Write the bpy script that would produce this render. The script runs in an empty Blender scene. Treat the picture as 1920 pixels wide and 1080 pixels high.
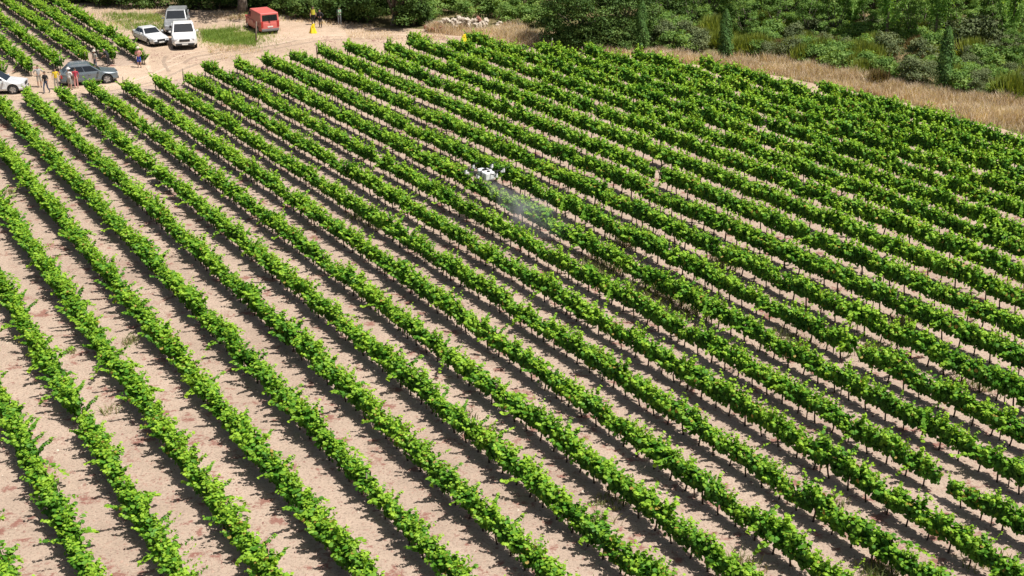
import bpy, bmesh, math, random
import numpy as np
from mathutils import Vector, Matrix
from math import radians as RAD, sin, cos, pi

# ------------------------------------------------------------------ camera, sky, sun, exposure
SC = bpy.context.scene
COL = SC.collection
CAM_H = 26.77
PITCH = 0.38331
FPX = 2650.0                      # focal length in pixels of a 1920 px wide frame
cam = bpy.data.cameras.new('camera'); camo = bpy.data.objects.new('camera', cam); COL.objects.link(camo)
camo.location = (0, 0, CAM_H); camo.rotation_euler = (pi/2 - PITCH, 0, 0)
cam.sensor_width = 36; cam.lens = 36*FPX/1920; cam.clip_end = 3000; cam.clip_start = 0.5
SC.camera = camo
SUN_EL, SUN_AZ = RAD(65), RAD(-25)          # azimuth measured from +X towards +Y
w = bpy.data.worlds.new('World'); SC.world = w; w.use_nodes = True
nt = w.node_tree; nt.nodes.clear()
sky = nt.nodes.new('ShaderNodeTexSky'); sky.sky_type = 'NISHITA'; sky.sun_disc = False
sky.sun_elevation = SUN_EL; sky.sun_rotation = pi/2 - SUN_AZ; sky.dust_density = 3.5; sky.air_density = 0.8; sky.ozone_density = 0.4
bgn = nt.nodes.new('ShaderNodeBackground'); bgn.inputs[1].default_value = 0.066
wo = nt.nodes.new('ShaderNodeOutputWorld')
nt.links.new(sky.outputs[0], bgn.inputs[0]); nt.links.new(bgn.outputs[0], wo.inputs[0])
sl = bpy.data.lights.new('sun', 'SUN'); sl.energy = 5.0; sl.angle = RAD(0.53); sl.color = (1.0, 0.96, 0.89)
so = bpy.data.objects.new('sun', sl); COL.objects.link(so)
sdir = Vector((cos(SUN_EL)*cos(SUN_AZ), cos(SUN_EL)*sin(SUN_AZ), sin(SUN_EL)))
so.rotation_euler = sdir.to_track_quat('Z', 'Y').to_euler(); so.location = (60, 0, 90)
vs = SC.view_settings; vs.view_transform = 'Standard'; vs.look = 'None'; vs.exposure = 0.30; vs.gamma = 1
SC.display_settings.display_device = 'sRGB'

rng = np.random.default_rng(11)
random.seed(5)

# ------------------------------------------------------------------ survey helpers
def at(px, py, z=0.0):
    """ground point (metres) that was surveyed from the photograph"""
    a = (px-960)/FPX; b = (540-py)/FPX
    d = (a, cos(PITCH)+b*sin(PITCH), -sin(PITCH)+b*cos(PITCH))
    s = (z-CAM_H)/d[2]
    return Vector((d[0]*s, d[1]*s, z))
def proj(x, y, z):
    zc = y*cos(PITCH) - (z-CAM_H)*sin(PITCH)
    yc = y*sin(PITCH) + (z-CAM_H)*cos(PITCH)
    return 960+FPX*x/zc, 540-FPX*yc/zc

# ------------------------------------------------------------------ object helpers
def tag(o, label=None, cat=None, group=None, kind=None):
    if label: o['label'] = label
    if cat: o['category'] = cat
    if group: o['group'] = group
    if kind: o['kind'] = kind
    return o
def link(name, me, parent=None, loc=(0,0,0), rot=(0,0,0), scale=(1,1,1)):
    o = bpy.data.objects.new(name, me); COL.objects.link(o)
    o.location = loc; o.rotation_euler = rot; o.scale = scale
    if parent: o.parent = parent
    return o
def thing(name, label, cat, loc=(0,0,0), rz=0, group=None, scale=(1,1,1)):
    o = link(name, None, None, loc, (0,0,rz), scale)
    o.empty_display_size = 0.3
    return tag(o, label, cat, group)
def mesh_np(name, V, F, mats, age_tone=None, smooth=False, midx=None):
    """V (n,3); F (m,k) constant size; age per-vertex float attribute"""
    V = np.asarray(V, np.float32); F = np.asarray(F, np.int32)
    me = bpy.data.meshes.new(name)
    me.vertices.add(len(V)); me.vertices.foreach_set('co', V.ravel())
    m, k = F.shape
    me.loops.add(m*k); me.loops.foreach_set('vertex_index', F.ravel())
    me.polygons.add(m); me.polygons.foreach_set('loop_start', np.arange(0, m*k, k, dtype=np.int32))
    me.polygons.foreach_set('loop_total', np.full(m, k, np.int32))
    if smooth: me.polygons.foreach_set('use_smooth', np.ones(m, bool))
    for mt in (mats if isinstance(mats, (list, tuple)) else [mats]): me.materials.append(mt)
    if midx is not None: me.polygons.foreach_set('material_index', np.asarray(midx, np.int32))
    if age_tone is not None:
        at_ = me.attributes.new('age_tone', 'FLOAT', 'POINT'); at_.data.foreach_set('value', np.asarray(age_tone, np.float32))
    me.update(calc_edges=True)
    return me
def bm_mesh(name, bm, mats, smooth=False):
    me = bpy.data.meshes.new(name)
    bmesh.ops.recalc_face_normals(bm, faces=bm.faces[:])
    if smooth:
        for f in bm.faces: f.smooth = True
    bm.to_mesh(me); bm.free()
    for mt in (mats if isinstance(mats, (list, tuple)) else [mats]): me.materials.append(mt)
    return me
def tubes(paths, nseg=6):
    """paths: list of (points (n,3), radii (n,)) -> V,F quads"""
    VV, FF, base = [], [], 0
    for P, r in paths:
        P = np.asarray(P, float); r = np.asarray(r, float); n = len(P)
        T = np.gradient(P, axis=0); T /= np.linalg.norm(T, axis=1)[:, None]+1e-9
        ref = np.array([0.13, 0.91, 0.2]) if abs(T[0][1]) < .8 else np.array([1., 0.1, 0])
        A = np.cross(T, ref); A /= np.linalg.norm(A, axis=1)[:, None]; B = np.cross(T, A)
        th = np.arange(nseg)*2*pi/nseg
        ring = P[:, None, :] + r[:, None, None]*(np.cos(th)[None, :, None]*A[:, None, :]+np.sin(th)[None, :, None]*B[:, None, :])
        VV.append(ring.reshape(-1, 3))
        for i in range(n-1):
            for j in range(nseg):
                FF.append((base+i*nseg+j, base+i*nseg+(j+1) % nseg, base+(i+1)*nseg+(j+1) % nseg, base+(i+1)*nseg+j))
        c = base+n*nseg
        VV.append(np.stack([P[-1], P[0]]))
        for j in range(nseg):
            a, b_ = base+(n-1)*nseg+j, base+(n-1)*nseg+(j+1) % nseg
            FF.append((a, b_, c, c)); FF.append((base+(j+1) % nseg, base+j, c+1, c+1))
        base = c+2
    return np.concatenate(VV), FF
def tube_mesh(name, paths, mat, nseg=6, smooth=True):
    V, F = tubes(paths, nseg)
    me = bpy.data.meshes.new(name)
    me.from_pydata([tuple(v) for v in V], [], [tuple(dict.fromkeys(f)) for f in F])
    if smooth: me.polygons.foreach_set('use_smooth', np.ones(len(me.polygons), bool))
    me.materials.append(mat); me.update()
    return me
def bx(bm, c, s, rot=None, bevel=0.0):
    """box centred at c with size s"""
    r = bmesh.ops.create_cube(bm, size=1)
    M = Matrix.Translation(c) @ (rot.to_4x4() if rot is not None else Matrix()) @ Matrix.Diagonal((s[0], s[1], s[2], 1))
    bmesh.ops.transform(bm, matrix=M, verts=r['verts'])
    if bevel > 0:
        es = list({e for v in r['verts'] for e in v.link_edges})
        bmesh.ops.bevel(bm, geom=es, offset=bevel, segments=2, affect='EDGES', profile=0.6)
def cyl(bm, p0, p1, r0, r1=None, n=12):
    p0, p1 = Vector(p0), Vector(p1); r1 = r0 if r1 is None else r1
    d = p1-p0
    M = Matrix.Translation((p0+p1)/2) @ d.to_track_quat('Z', 'Y').to_matrix().to_4x4()
    bmesh.ops.create_cone(bm, cap_ends=True, segments=n, radius1=r0, radius2=max(r1, 1e-4), depth=d.length, matrix=M)

# ------------------------------------------------------------------ materials
def mat_new(name):
    m = bpy.data.materials.new(name); m.use_nodes = True; t = m.node_tree; t.nodes.clear()
    return m, t, t.nodes.new('ShaderNodeOutputMaterial')
def N(t, typ, **kw):
    n = t.nodes.new(typ)
    for k, v in kw.items(): setattr(n, k, v)
    return n
def ramp(t, fac, stops):
    r = N(t, 'ShaderNodeValToRGB'); e = r.color_ramp.elements
    while len(e) < len(stops): e.new(0.5)
    for i, (p, c) in enumerate(stops):
        e[i].position = p; e[i].color = (*c, 1)
    t.links.new(fac, r.inputs[0]); return r.outputs[0]
def noise(t, scale, detail=4, rough=0.55, vec=None, out=0):
    n = N(t, 'ShaderNodeTexNoise'); n.inputs['Scale'].default_value = scale
    n.inputs['Detail'].default_value = detail; n.inputs['Roughness'].default_value = rough
    if vec is not None: t.links.new(vec, n.inputs['Vector'])
    return n.outputs[out]
def mixc(t, fac, a, b, blend='MIX'):
    m = N(t, 'ShaderNodeMix', data_type='RGBA', blend_type=blend)
    if isinstance(fac, (int, float)): m.inputs[0].default_value = fac
    else: t.links.new(fac, m.inputs[0])
    for i, v in ((6, a), (7, b)):
        if isinstance(v, tuple): m.inputs[i].default_value = (*v, 1)
        else: t.links.new(v, m.inputs[i])
    return m.outputs[2]
def math_(t, op, a, b):
    m = N(t, 'ShaderNodeMath', operation=op)
    for i, v in enumerate((a, b)):
        if isinstance(v, (int, float)): m.inputs[i].default_value = v
        else: t.links.new(v, m.inputs[i])
    return m.outputs[0]
def leaf_mat(name, old, mid, young, transl=0.35, gloss=0.10, vary=0.5, dry=None):
    """leaf: colour by leaf age, by plant, plus light passing through the blade"""
    m, t, out = mat_new(name)
    a = N(t, 'ShaderNodeAttribute', attribute_name='age_tone')  # leaf age; on vines also painted top light and inner shade
    oi = N(t, 'ShaderNodeObjectInfo')
    geo = N(t, 'ShaderNodeNewGeometry')
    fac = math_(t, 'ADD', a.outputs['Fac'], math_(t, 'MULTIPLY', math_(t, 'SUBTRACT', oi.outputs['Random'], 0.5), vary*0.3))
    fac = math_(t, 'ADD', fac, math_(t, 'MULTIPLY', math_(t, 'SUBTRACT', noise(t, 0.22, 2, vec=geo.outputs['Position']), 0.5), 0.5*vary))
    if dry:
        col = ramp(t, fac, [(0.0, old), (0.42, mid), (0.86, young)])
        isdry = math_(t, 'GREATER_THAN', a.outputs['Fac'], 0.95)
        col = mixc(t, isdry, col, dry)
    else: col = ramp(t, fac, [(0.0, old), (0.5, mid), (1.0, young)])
    df = N(t, 'ShaderNodeBsdfDiffuse'); tr = N(t, 'ShaderNodeBsdfTranslucent'); gl = N(t, 'ShaderNodeBsdfGlossy')
    gl.inputs['Roughness'].default_value = 0.55; gl.inputs['Color'].default_value = (0.55, 0.68, 0.45, 1)
    t.links.new(col, df.inputs[0])
    tcol = mixc(t, 1.0, col, (1.25, 1.15, 0.45), 'MULTIPLY'); t.links.new(tcol, tr.inputs[0])
    m1 = N(t, 'ShaderNodeMixShader'); m1.inputs[0].default_value = transl
    t.links.new(df.outputs[0], m1.inputs[1]); t.links.new(tr.outputs[0], m1.inputs[2])
    m2 = N(t, 'ShaderNodeMixShader'); m2.inputs[0].default_value = gloss
    t.links.new(m1.outputs[0], m2.inputs[1]); t.links.new(gl.outputs[0], m2.inputs[2])
    t.links.new(m2.outputs[0], out.inputs[0])
    return m
def pbr(name, col, rough=0.5, metal=0.0, col2=None, nscale=6, bump=0.0, coat=0.0, spec=0.5, emis=None):
    m, t, out = mat_new(name)
    p = N(t, 'ShaderNodeBsdfPrincipled')
    p.inputs['Roughness'].default_value = rough; p.inputs['Metallic'].default_value = metal
    p.inputs['Coat Weight'].default_value = coat; p.inputs['Specular IOR Level'].default_value = spec
    tc = N(t, 'ShaderNodeTexCoord')
    nz = noise(t, nscale, 4, vec=tc.outputs['Object'])
    c2 = col2 if col2 else tuple(c*0.82 for c in col)
    t.links.new(ramp(t, nz, [(0.35, c2), (0.65, col)]), p.inputs['Base Color'])
    if bump:
        b = N(t, 'ShaderNodeBump'); b.inputs['Strength'].default_value = bump; b.inputs['Distance'].default_value = 0.05
        t.links.new(nz, b.inputs['Height']); t.links.new(b.outputs[0], p.inputs['Normal'])
    t.links.new(p.outputs[0], out.inputs[0])
    return m
def ground_mat(name, c_lo, c_hi, red=None, speck=(0.55, 0.47, 0.38), speck_amt=0.5, scale=1.0, green=None, track=False):
    m, t, out = mat_new(name)
    p = N(t, 'ShaderNodeBsdfPrincipled'); p.inputs['Roughness'].default_value = 0.95; p.inputs['Specular IOR Level'].default_value = 0.15
    g = N(t, 'ShaderNodeNewGeometry'); P = g.outputs['Position']
    big = noise(t, 0.12*scale, 4, 0.6, P)
    med = noise(t, 1.3*scale, 5, 0.65, P)
    fin = noise(t, 9*scale, 4, 0.7, P)
    grain = noise(t, 38*scale, 3, 0.7, P)
    col = ramp(t, math_(t, 'ADD', math_(t, 'MULTIPLY', big, 0.55), math_(t, 'MULTIPLY', med, 0.45)), [(0.34, c_lo), (0.62, c_hi)])
    col = mixc(t, math_(t, 'MULTIPLY', ramp(t, fin, [(0.36, (1, 1, 1)), (0.5, (0, 0, 0))]), 0.6), col, tuple(c*0.55 for c in c_lo))
    col = mixc(t, math_(t, 'MULTIPLY', ramp(t, grain, [(0.63, (0, 0, 0)), (0.76, (1, 1, 1))]), speck_amt), col, speck)
    if red:
        rn = noise(t, 0.85, 6, 0.74, P)
        col = mixc(t, math_(t, 'MULTIPLY', ramp(t, rn, [(0.555, (0, 0, 0)), (0.615, (1, 1, 1))]), 0.8), col, red)
        rn2 = noise(t, 2.6, 5, 0.75, P)
        col = mixc(t, math_(t, 'MULTIPLY', ramp(t, rn2, [(0.57, (0, 0, 0)), (0.66, (1, 1, 1))]), 0.5), col, red)
    if green:
        gn = noise(t, 0.33, 6, 0.75, P)
        col = mixc(t, math_(t, 'MULTIPLY', ramp(t, gn, [(0.45, (0, 0, 0)), (0.66, (1, 1, 1))]), 0.8), col, green)
    t.links.new(col, p.inputs['Base Color'])
    bp = N(t, 'ShaderNodeBump'); bp.inputs['Strength'].default_value = 0.8; bp.inputs['Distance'].default_value = 0.07
    hgt = math_(t, 'ADD', math_(t, 'MULTIPLY', fin, 0.6), math_(t, 'ADD', math_(t, 'MULTIPLY', grain, 0.25), med))
    t.links.new(hgt, bp.inputs['Height']); t.links.new(bp.outputs[0], p.inputs['Normal'])
    t.links.new(p.outputs[0], out.inputs[0])
    return m

M = {}
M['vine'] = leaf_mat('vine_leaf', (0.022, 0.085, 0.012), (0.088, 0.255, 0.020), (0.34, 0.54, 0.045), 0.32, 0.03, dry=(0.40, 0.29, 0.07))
M['oak'] = leaf_mat('oak_leaf', (0.024, 0.055, 0.013), (0.080, 0.145, 0.030), (0.20, 0.29, 0.08), 0.25, 0.02)
M['lentisk'] = leaf_mat('lentisk_leaf', (0.032, 0.075, 0.02), (0.105, 0.18, 0.045), (0.23, 0.33, 0.09), 0.25, 0.02)
M['poplar'] = leaf_mat('poplar_leaf', (0.09, 0.20, 0.04), (0.22, 0.41, 0.09), (0.40, 0.58, 0.16), 0.45, 0.02)
M['bush'] = leaf_mat('bush_leaf', (0.08, 0.165, 0.035), (0.19, 0.325, 0.08), (0.35, 0.47, 0.14), 0.45, 0.02)
M['broom'] = leaf_mat('broom_leaf', (0.09, 0.14, 0.03), (0.21, 0.27, 0.055), (0.38, 0.42, 0.09), 0.35, 0.02)
M['olive'] = leaf_mat('olive_leaf', (0.08, 0.11, 0.05), (0.17, 0.21, 0.10), (0.28, 0.32, 0.16), 0.3, 0.01)
M['brown'] = leaf_mat('withered_leaf', (0.10, 0.065, 0.03), (0.20, 0.14, 0.065), (0.26, 0.24, 0.08), 0.2, 0.03)
M['cypress'] = leaf_mat('cypress_leaf', (0.045, 0.11, 0.03), (0.11, 0.22, 0.055), (0.20, 0.34, 0.09), 0.25, 0.04)
M['cane'] = leaf_mat('cane_leaf', (0.10, 0.19, 0.06), (0.19, 0.31, 0.10), (0.36, 0.46, 0.20), 0.3, 0.06)
M['drygrass'] = leaf_mat('dry_grass_blade', (0.36, 0.27, 0.19), (0.66, 0.53, 0.41), (0.88, 0.77, 0.62), 0.35, 0.02)
M['grass'] = leaf_mat('green_grass_blade', (0.10, 0.20, 0.035), (0.22, 0.35, 0.06), (0.40, 0.47, 0.14), 0.4, 0.04)
M['weed'] = leaf_mat('weed_leaf', (0.10, 0.15, 0.045), (0.23, 0.25, 0.10), (0.46, 0.40, 0.23), 0.3, 0.04)
M['bark_vine'] = pbr('vine_bark', (0.085, 0.058, 0.042), 0.95, col2=(0.04, 0.028, 0.02), nscale=25, bump=0.6)
M['bark'] = pbr('tree_bark', (0.30, 0.25, 0.20), 0.95, col2=(0.13, 0.10, 0.08), nscale=7, bump=0.8)
M['wood'] = pbr('weathered_wood', (0.27, 0.21, 0.16), 0.9, col2=(0.14, 0.11, 0.09), nscale=14, bump=0.4)
M['stake'] = pbr('pale_stake', (0.6, 0.57, 0.5), 0.8)
M['soil'] = ground_mat('vineyard_soil', (0.340, 0.256, 0.202), (0.490, 0.380, 0.302), red=(0.225, 0.088, 0.070))
M['track'] = ground_mat('track_dirt', (0.36, 0.265, 0.19), (0.57, 0.435, 0.325), speck=(0.62, 0.52, 0.40))
M['scrubground'] = ground_mat('scrub_ground', (0.12, 0.10, 0.05), (0.30, 0.22, 0.12), green=(0.06, 0.09, 0.025))
M['rock'] = pbr('pale_rock', (0.62, 0.55, 0.46), 0.95, col2=(0.36, 0.29, 0.22), nscale=3.5, bump=0.6)
M['redrock'] = pbr('reddish_rock', (0.40, 0.19, 0.14), 0.95, col2=(0.26, 0.12, 0.09), nscale=5, bump=0.6)
M['clod'] = pbr('soil_clod', (0.40, 0.28, 0.22), 0.97, col2=(0.19, 0.10, 0.08), nscale=1.2, bump=0.5)
M['glass'] = pbr('car_glass', (0.018, 0.022, 0.026), 0.06, spec=0.8)
M['rubber'] = pbr('tyre_rubber', (0.02, 0.02, 0.021), 0.85)
M['alloy'] = pbr('wheel_alloy', (0.55, 0.56, 0.58), 0.35, 0.7)
M['plastic'] = pbr('black_plastic', (0.03, 0.031, 0.033), 0.55)
M['greyplastic'] = pbr('grey_plastic', (0.17, 0.17, 0.175), 0.6)
M['lamp'] = pbr('lamp_lens', (0.55, 0.57, 0.6), 0.12, coat=0.5)
M['tail'] = pbr('tail_lens', (0.42, 0.02, 0.02), 0.15, coat=0.5)
M['plate'] = pbr('number_plate', (0.75, 0.75, 0.72), 0.5)
M['white'] = pbr('white_paint', (0.80, 0.80, 0.79), 0.35, col2=(0.72, 0.71, 0.69), nscale=1.5, coat=0.4)
M['silver'] = pbr('silver_paint', (0.66, 0.68, 0.69), 0.38, 0.1, col2=(0.60, 0.61, 0.62), nscale=1.2, coat=0.4)
M['slate'] = pbr('slate_blue_paint', (0.165, 0.20, 0.225), 0.28, 0.25, col2=(0.14, 0.17, 0.19), nscale=1.2, coat=0.6)
M['greypaint'] = pbr('grey_paint', (0.42, 0.43, 0.44), 0.35, 0.3, col2=(0.27, 0.28, 0.28), nscale=1.2, coat=0.4)
M['red'] = pbr('faded_red_paint', (0.66, 0.16, 0.14), 0.45, col2=(0.58, 0.13, 0.115), nscale=1.2, coat=0.25)
M['dronewhite'] = pbr('drone_shell', (0.82, 0.83, 0.84), 0.3, coat=0.3)
M['carbon'] = pbr('carbon_black', (0.018, 0.018, 0.02), 0.45)
M['yellow'] = pbr('yellow_plastic', (0.86, 0.68, 0.02), 0.5, col2=(0.75, 0.56, 0.02), nscale=3)
M['skin'] = pbr('skin', (0.50, 0.30, 0.21), 0.6)
M['hair'] = pbr('dark_hair', (0.04, 0.028, 0.02), 0.7)
def cloth(name, c): 
    if name not in M: M[name] = pbr(name, c, 0.9, nscale=9, bump=0.15)
    return M[name]

# ------------------------------------------------------------------ ground sheets
AZ = 0.535538519; OFF = 21.3999; SP = 2.6
def row_pt(t, k):
    """plan position of row number k at distance t along the rows"""
    T = (min(max(t, 20), 112)-70)/40; K = (min(max(k, -6), 14)-5)/8
    dn = -0.219-0.427*T-0.272*T*T-0.068*K-0.699*K*T-0.312*K*T*T+0.513*K*K+0.267*K*K*T
    dn -= 0.30*min(1, max(0, (1-k)/5))*min(1, max(0, (78-t)/35))
    n = OFF+SP*k+dn
    return Vector((-t*sin(AZ)+n*cos(AZ), t*cos(AZ)+n*sin(AZ), 0))
def sheet(name, pts, z, mat, jag=0.35):
    P = []
    for i in range(len(pts)):
        a, b = Vector(pts[i]), Vector(pts[(i+1) % len(pts)])
        n = max(1, int((b-a).length/0.9)) if (b-a).length < 160 else 1
        for j in range(n):
            q = a.lerp(b, j/n); P.append((q.x+random.uniform(-jag, jag), q.y+random.uniform(-jag, jag), z))
    bm = bmesh.new(); f = bm.faces.new([bm.verts.new(p) for p in P])
    bmesh.ops.triangulate(bm, faces=[f]); bmesh.ops.recalc_face_normals(bm, faces=bm.faces[:])
    for f in bm.faces:
        if f.normal.z < 0: f.normal_flip()
    me = bpy.data.meshes.new(name); bm.to_mesh(me); bm.free(); me.materials.append(mat)
    return tag(link(name, me), kind='structure')
V = [(-900, -500, 0), (900, -500, 0), (900, 1500, 0), (-900, 1500, 0)]
me = bpy.data.meshes.new('ground'); me.from_pydata(V, [], [(0, 1, 2, 3)]); me.materials.append(M['scrubground'])
tag(link('ground', me), kind='structure')
edge_px = [(925, 92), (1000, 108), (1110, 114), (1170, 119), (1250, 135), (1330, 145), (1460, 171), (1580, 195), (1680, 214), (1800, 255), (1900, 283)]
EDGE = [at(*p) for p in edge_px]                               # vineyard border along the path
ext = EDGE[-1]+(EDGE[-1]-EDGE[-3]).normalized()*45
vine_poly = [(p.x, p.y) for p in EDGE]+[(ext.x, ext.y), (60, -20), (-80, -20), (-120, 165), (-62, 168)]
p_ = at(100, -5); vine_poly += [(p_.x, p_.y), at(285, 118).xy, at(345, 140).xy, at(640, 95).xy, at(760, 88).xy]
sheet('vineyard_soil', [Vector((p[0], p[1])) for p in vine_poly], 0.004, M['soil'])
out_px = [(925, 78), (1010, 90), (1110, 97), (1180, 102), (1260, 116), (1340, 125), (1470, 146), (1590, 170), (1690, 189), (1810, 227), (1920, 253)]
OUT = [at(*p) for p in out_px]
trk = [at(-60, 190).xy, at(-60, 140).xy, at(120, 128).xy, at(268, 122).xy, at(250, 80).xy, at(190, 40).xy, at(120, 8).xy, at(300, 2).xy, at(330, 18).xy, at(460, 22).xy, at(560, 30).xy, at(700, 52).xy, at(820, 55).xy, at(930, 62).xy] + [p.xy for p in OUT]
oe = OUT[-1]+(OUT[-1]-OUT[-3]).normalized()*45
trk += [oe.xy, ext.xy]+[p.xy for p in EDGE[::-1]]+[at(760, 100).xy, at(640, 110).xy, at(480, 125).xy, at(370, 138).xy, at(300, 158).xy, at(180, 172).xy, at(60, 190).xy]
sheet('dirt_track', [Vector(p) for p in trk], 0.009, M['track'], 0.3)

M['rut'] = ground_mat('compacted_rut', (0.46, 0.35, 0.26), (0.62, 0.49, 0.375), speck=(0.66, 0.56, 0.45))
M['rutdark'] = ground_mat('scuffed_rut', (0.30, 0.225, 0.165), (0.42, 0.325, 0.25), speck=(0.5, 0.42, 0.33))
for zi, (pth, offs) in enumerate((([(-40, 190), (120, 178), (240, 160), (300, 142), (345, 122), (450, 98), (600, 72), (760, 68), (900, 74), (1010, 94), (1110, 102)], (-.78, .78)), ([(330, 118), (352, 104), (420, 96), (520, 80), (560, 70)], (-.7, .75)), ([(300, 135), (292, 116), (300, 100)], (-.7, .7)))):
    C_ = [at(*p) for p in pth]; fine = []
    for a, b in zip(C_[:-1], C_[1:]):
        n_ = max(2, int((b-a).length/.5)); fine += [a.lerp(b, i/n_) for i in range(n_)]
    for _ in range(6): fine = [fine[0]]+[(fine[i-1]+fine[i]*2+fine[i+1])/4 for i in range(1, len(fine)-1)]+[fine[-1]]
    for j, of in enumerate(offs):
        VV, FF = [], []
        for i in range(len(fine)-1):
            d = (fine[i+1]-fine[i]).normalized(); nn = Vector((-d.y, d.x, 0)); wdt = .16+random.uniform(-.06, .06)
            c0 = fine[i]+nn*(of+.12*sin(i*.21))
            VV += [tuple((c0-nn*wdt)+Vector((0, 0, .013+.006*zi+.003*j))), tuple((c0+nn*wdt)+Vector((0, 0, .013+.006*zi+.003*j)))]
            if i: FF.append((2*i-2, 2*i, 2*i+1, 2*i-1))
        me = bpy.data.meshes.new('wheel_rut'); me.from_pydata(VV, [], FF); me.materials.append(M['rut'] if j else M['rutdark']); me.update()
        tag(link('wheel_rut', me), kind='structure')
# ------------------------------------------------------------------ leaves
def frames(nrm, spin):
    n = nrm/(np.linalg.norm(nrm, axis=1)[:, None]+1e-9)
    ref = np.where(np.abs(n[:, 2:3]) > 0.9, np.array([[1., 0, 0]]), np.array([[0., 0, 1.]]))
    a = np.cross(ref, n); a /= np.linalg.norm(a, axis=1)[:, None]+1e-9
    b = np.cross(n, a)
    c, s = np.cos(spin)[:, None], np.sin(spin)[:, None]
    return a*c+b*s, -a*s+b*c, n
VINE_T = np.array([(0, -.5, 0), (.46, -.28, -.10), (.40, .22, -.13), (0, .55, -.05), (-.40, .22, -.13), (-.46, -.28, -.10)])
VINE_F = np.array([(0, 1, 2, 3), (0, 3, 4, 5)])
RH_T = np.array([(0, -.5, 0), (.36, 0, -.12), (0, .55, -.03), (-.36, 0, -.12)])
RH_F = np.array([(0, 1, 2, 3)])
RHT_F = np.array([(0, 1, 2, 2), (0, 2, 3, 3)])
def leaves(C, nrm, size, spin, age_tone, T=RH_T, F=RH_F):
    a, b, n = frames(nrm, spin)
    V = C[:, None, :] + size[:, None, None]*(T[None, :, 0:1]*a[:, None, :]+T[None, :, 1:2]*b[:, None, :]+T[None, :, 2:3]*n[:, None, :])
    k = len(T)
    FF = (F[None]+(np.arange(len(C))*k)[:, None, None]).reshape(-1, F.shape[1])
    return V.reshape(-1, 3), FF, np.repeat(age_tone, k)

# ------------------------------------------------------------------ vines
def vine_foliage(seed, vigor=1.0):
    """one trellised vine: upright shoots from the cordon, a hedge wall of hanging leaves, whips and fallen canes"""
    r = np.random.default_rng(seed)
    C, NR, SZ, AG = [], [], [], []
    sick = r.random() < .12
    def leaf(p, nrm, sz, age_tone):
        C.append(p); NR.append(nrm); SZ.append(sz)
        AG.append(1.0 if r.random() < (.05 if sick else .006) else min(.88, max(0, age_tone)))
    xs = np.linspace(-.54, .54, 15)+r.normal(0, .05, 15)
    for x0 in xs:                                              # leafy shoots standing as plumes
        y0 = r.normal(0, .09); lean = r.normal(0, .28); dx = r.normal(0, .30)
        L = r.uniform(.42, .90)*vigor
        if r.random() < .16: L *= r.uniform(1.1, 1.35)
        droop = .45*abs(lean); tone = r.normal(0, .09)
        m = max(10, int(L/.026))
        for q in range(m):
            u = (q+.5)/m*L; tip = u/L
            off = r.normal(0, 1, 3); off[2] *= .5; off /= np.linalg.norm(off)+1e-6
            wd = .095*(1-.45*tip)+.02
            p = np.array([x0+dx*u, y0+lean*u*(1+.3*u), .50+u*.95-droop*u*u])+off*wd*r.uniform(.4, 1.1)
            nr = off*.9+np.array([0, np.sign(p[1])*.35, .25+.9*max(0., (p[2]-.8)/.4)])+r.normal(0, .22, 3)
            leaf(p, nr, r.uniform(.105, .165)*(1-.35*max(0, tip-.65)/.35), tone+.22+.24*r.random()+.32*max(0, p[2]-.75)+(.30*(tip-.6)/.4 if tip > .6 else 0)+r.normal(0, .06))  # young tips, plus sunlit tops painted as a lighter tone with height
    for q in range(150):                                       # inner hedge leaves, interior shade put into their darker colour
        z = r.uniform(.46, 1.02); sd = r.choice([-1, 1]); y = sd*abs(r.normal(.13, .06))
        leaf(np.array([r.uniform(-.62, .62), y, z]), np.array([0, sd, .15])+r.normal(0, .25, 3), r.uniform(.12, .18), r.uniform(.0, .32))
    for q in range(30):                                        # leaves laid over the top, sunlit look put into their lighter colour
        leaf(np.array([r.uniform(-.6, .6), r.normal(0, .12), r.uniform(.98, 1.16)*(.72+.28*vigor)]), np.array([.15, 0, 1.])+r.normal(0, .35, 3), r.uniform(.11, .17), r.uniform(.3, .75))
    if r.random() < .30:                                       # a long cane that has fallen out of the wires
        sd = r.choice([-1, 1]); L = r.uniform(.5, .95); x0 = r.uniform(-.4, .4); dx = r.normal(0, .5)
        for q in range(int(L/.03)):
            u = q*.03
            p = np.array([x0+dx*u, sd*(.15+u*.75), .85+.45*u-.95*u*u])
            leaf(p+r.normal(0, .045, 3), np.array([0, sd*.3, 1.])+r.normal(0, .4, 3), r.uniform(.10, .16), .35+.45*u/L+r.normal(0, .08))
    for w_ in range(int(r.integers(2, 7))):                    # upright whips above the wires
        x0 = r.uniform(-.55, .55); L = r.uniform(.22, .60); dx, dy = r.normal(0, .45, 2)
        for q in range(int(L/.03)):
            u = q*.03
            leaf(np.array([x0+dx*u, dy*u, 1.0+u])+r.normal(0, .03, 3), r.normal(0, .6, 3)+np.array([0, 0, .5]), r.uniform(.08, .14)*(1-.4*u/L), .5+.4*u/L+r.normal(0, .06))
    C = np.array(C); n = len(C)
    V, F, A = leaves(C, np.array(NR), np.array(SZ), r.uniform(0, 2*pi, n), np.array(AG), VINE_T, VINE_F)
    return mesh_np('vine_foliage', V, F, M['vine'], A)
def vine_trunk(seed):
    r = np.random.default_rng(seed)
    b = r.normal(0, .05, (2, 2))
    P = [(0, 0, -.03), (b[0, 0]*.6, b[0, 1]*.6, .18), (b[0, 0], b[0, 1], .36), (b[1, 0]*.5, b[1, 1]*.5, .56)]
    paths = [(P, [.036, .030, .028, .032])]
    for s in (-1, 1):
        paths.append(([P[-1], (s*.12, r.normal(0, .02), .60), (s*.34, r.normal(0, .03), .61), (s*.55, 0, .60)], [.028, .024, .018, .012]))
    return tube_mesh('vine_trunk', paths, M['bark_vine'], 5)
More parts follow.
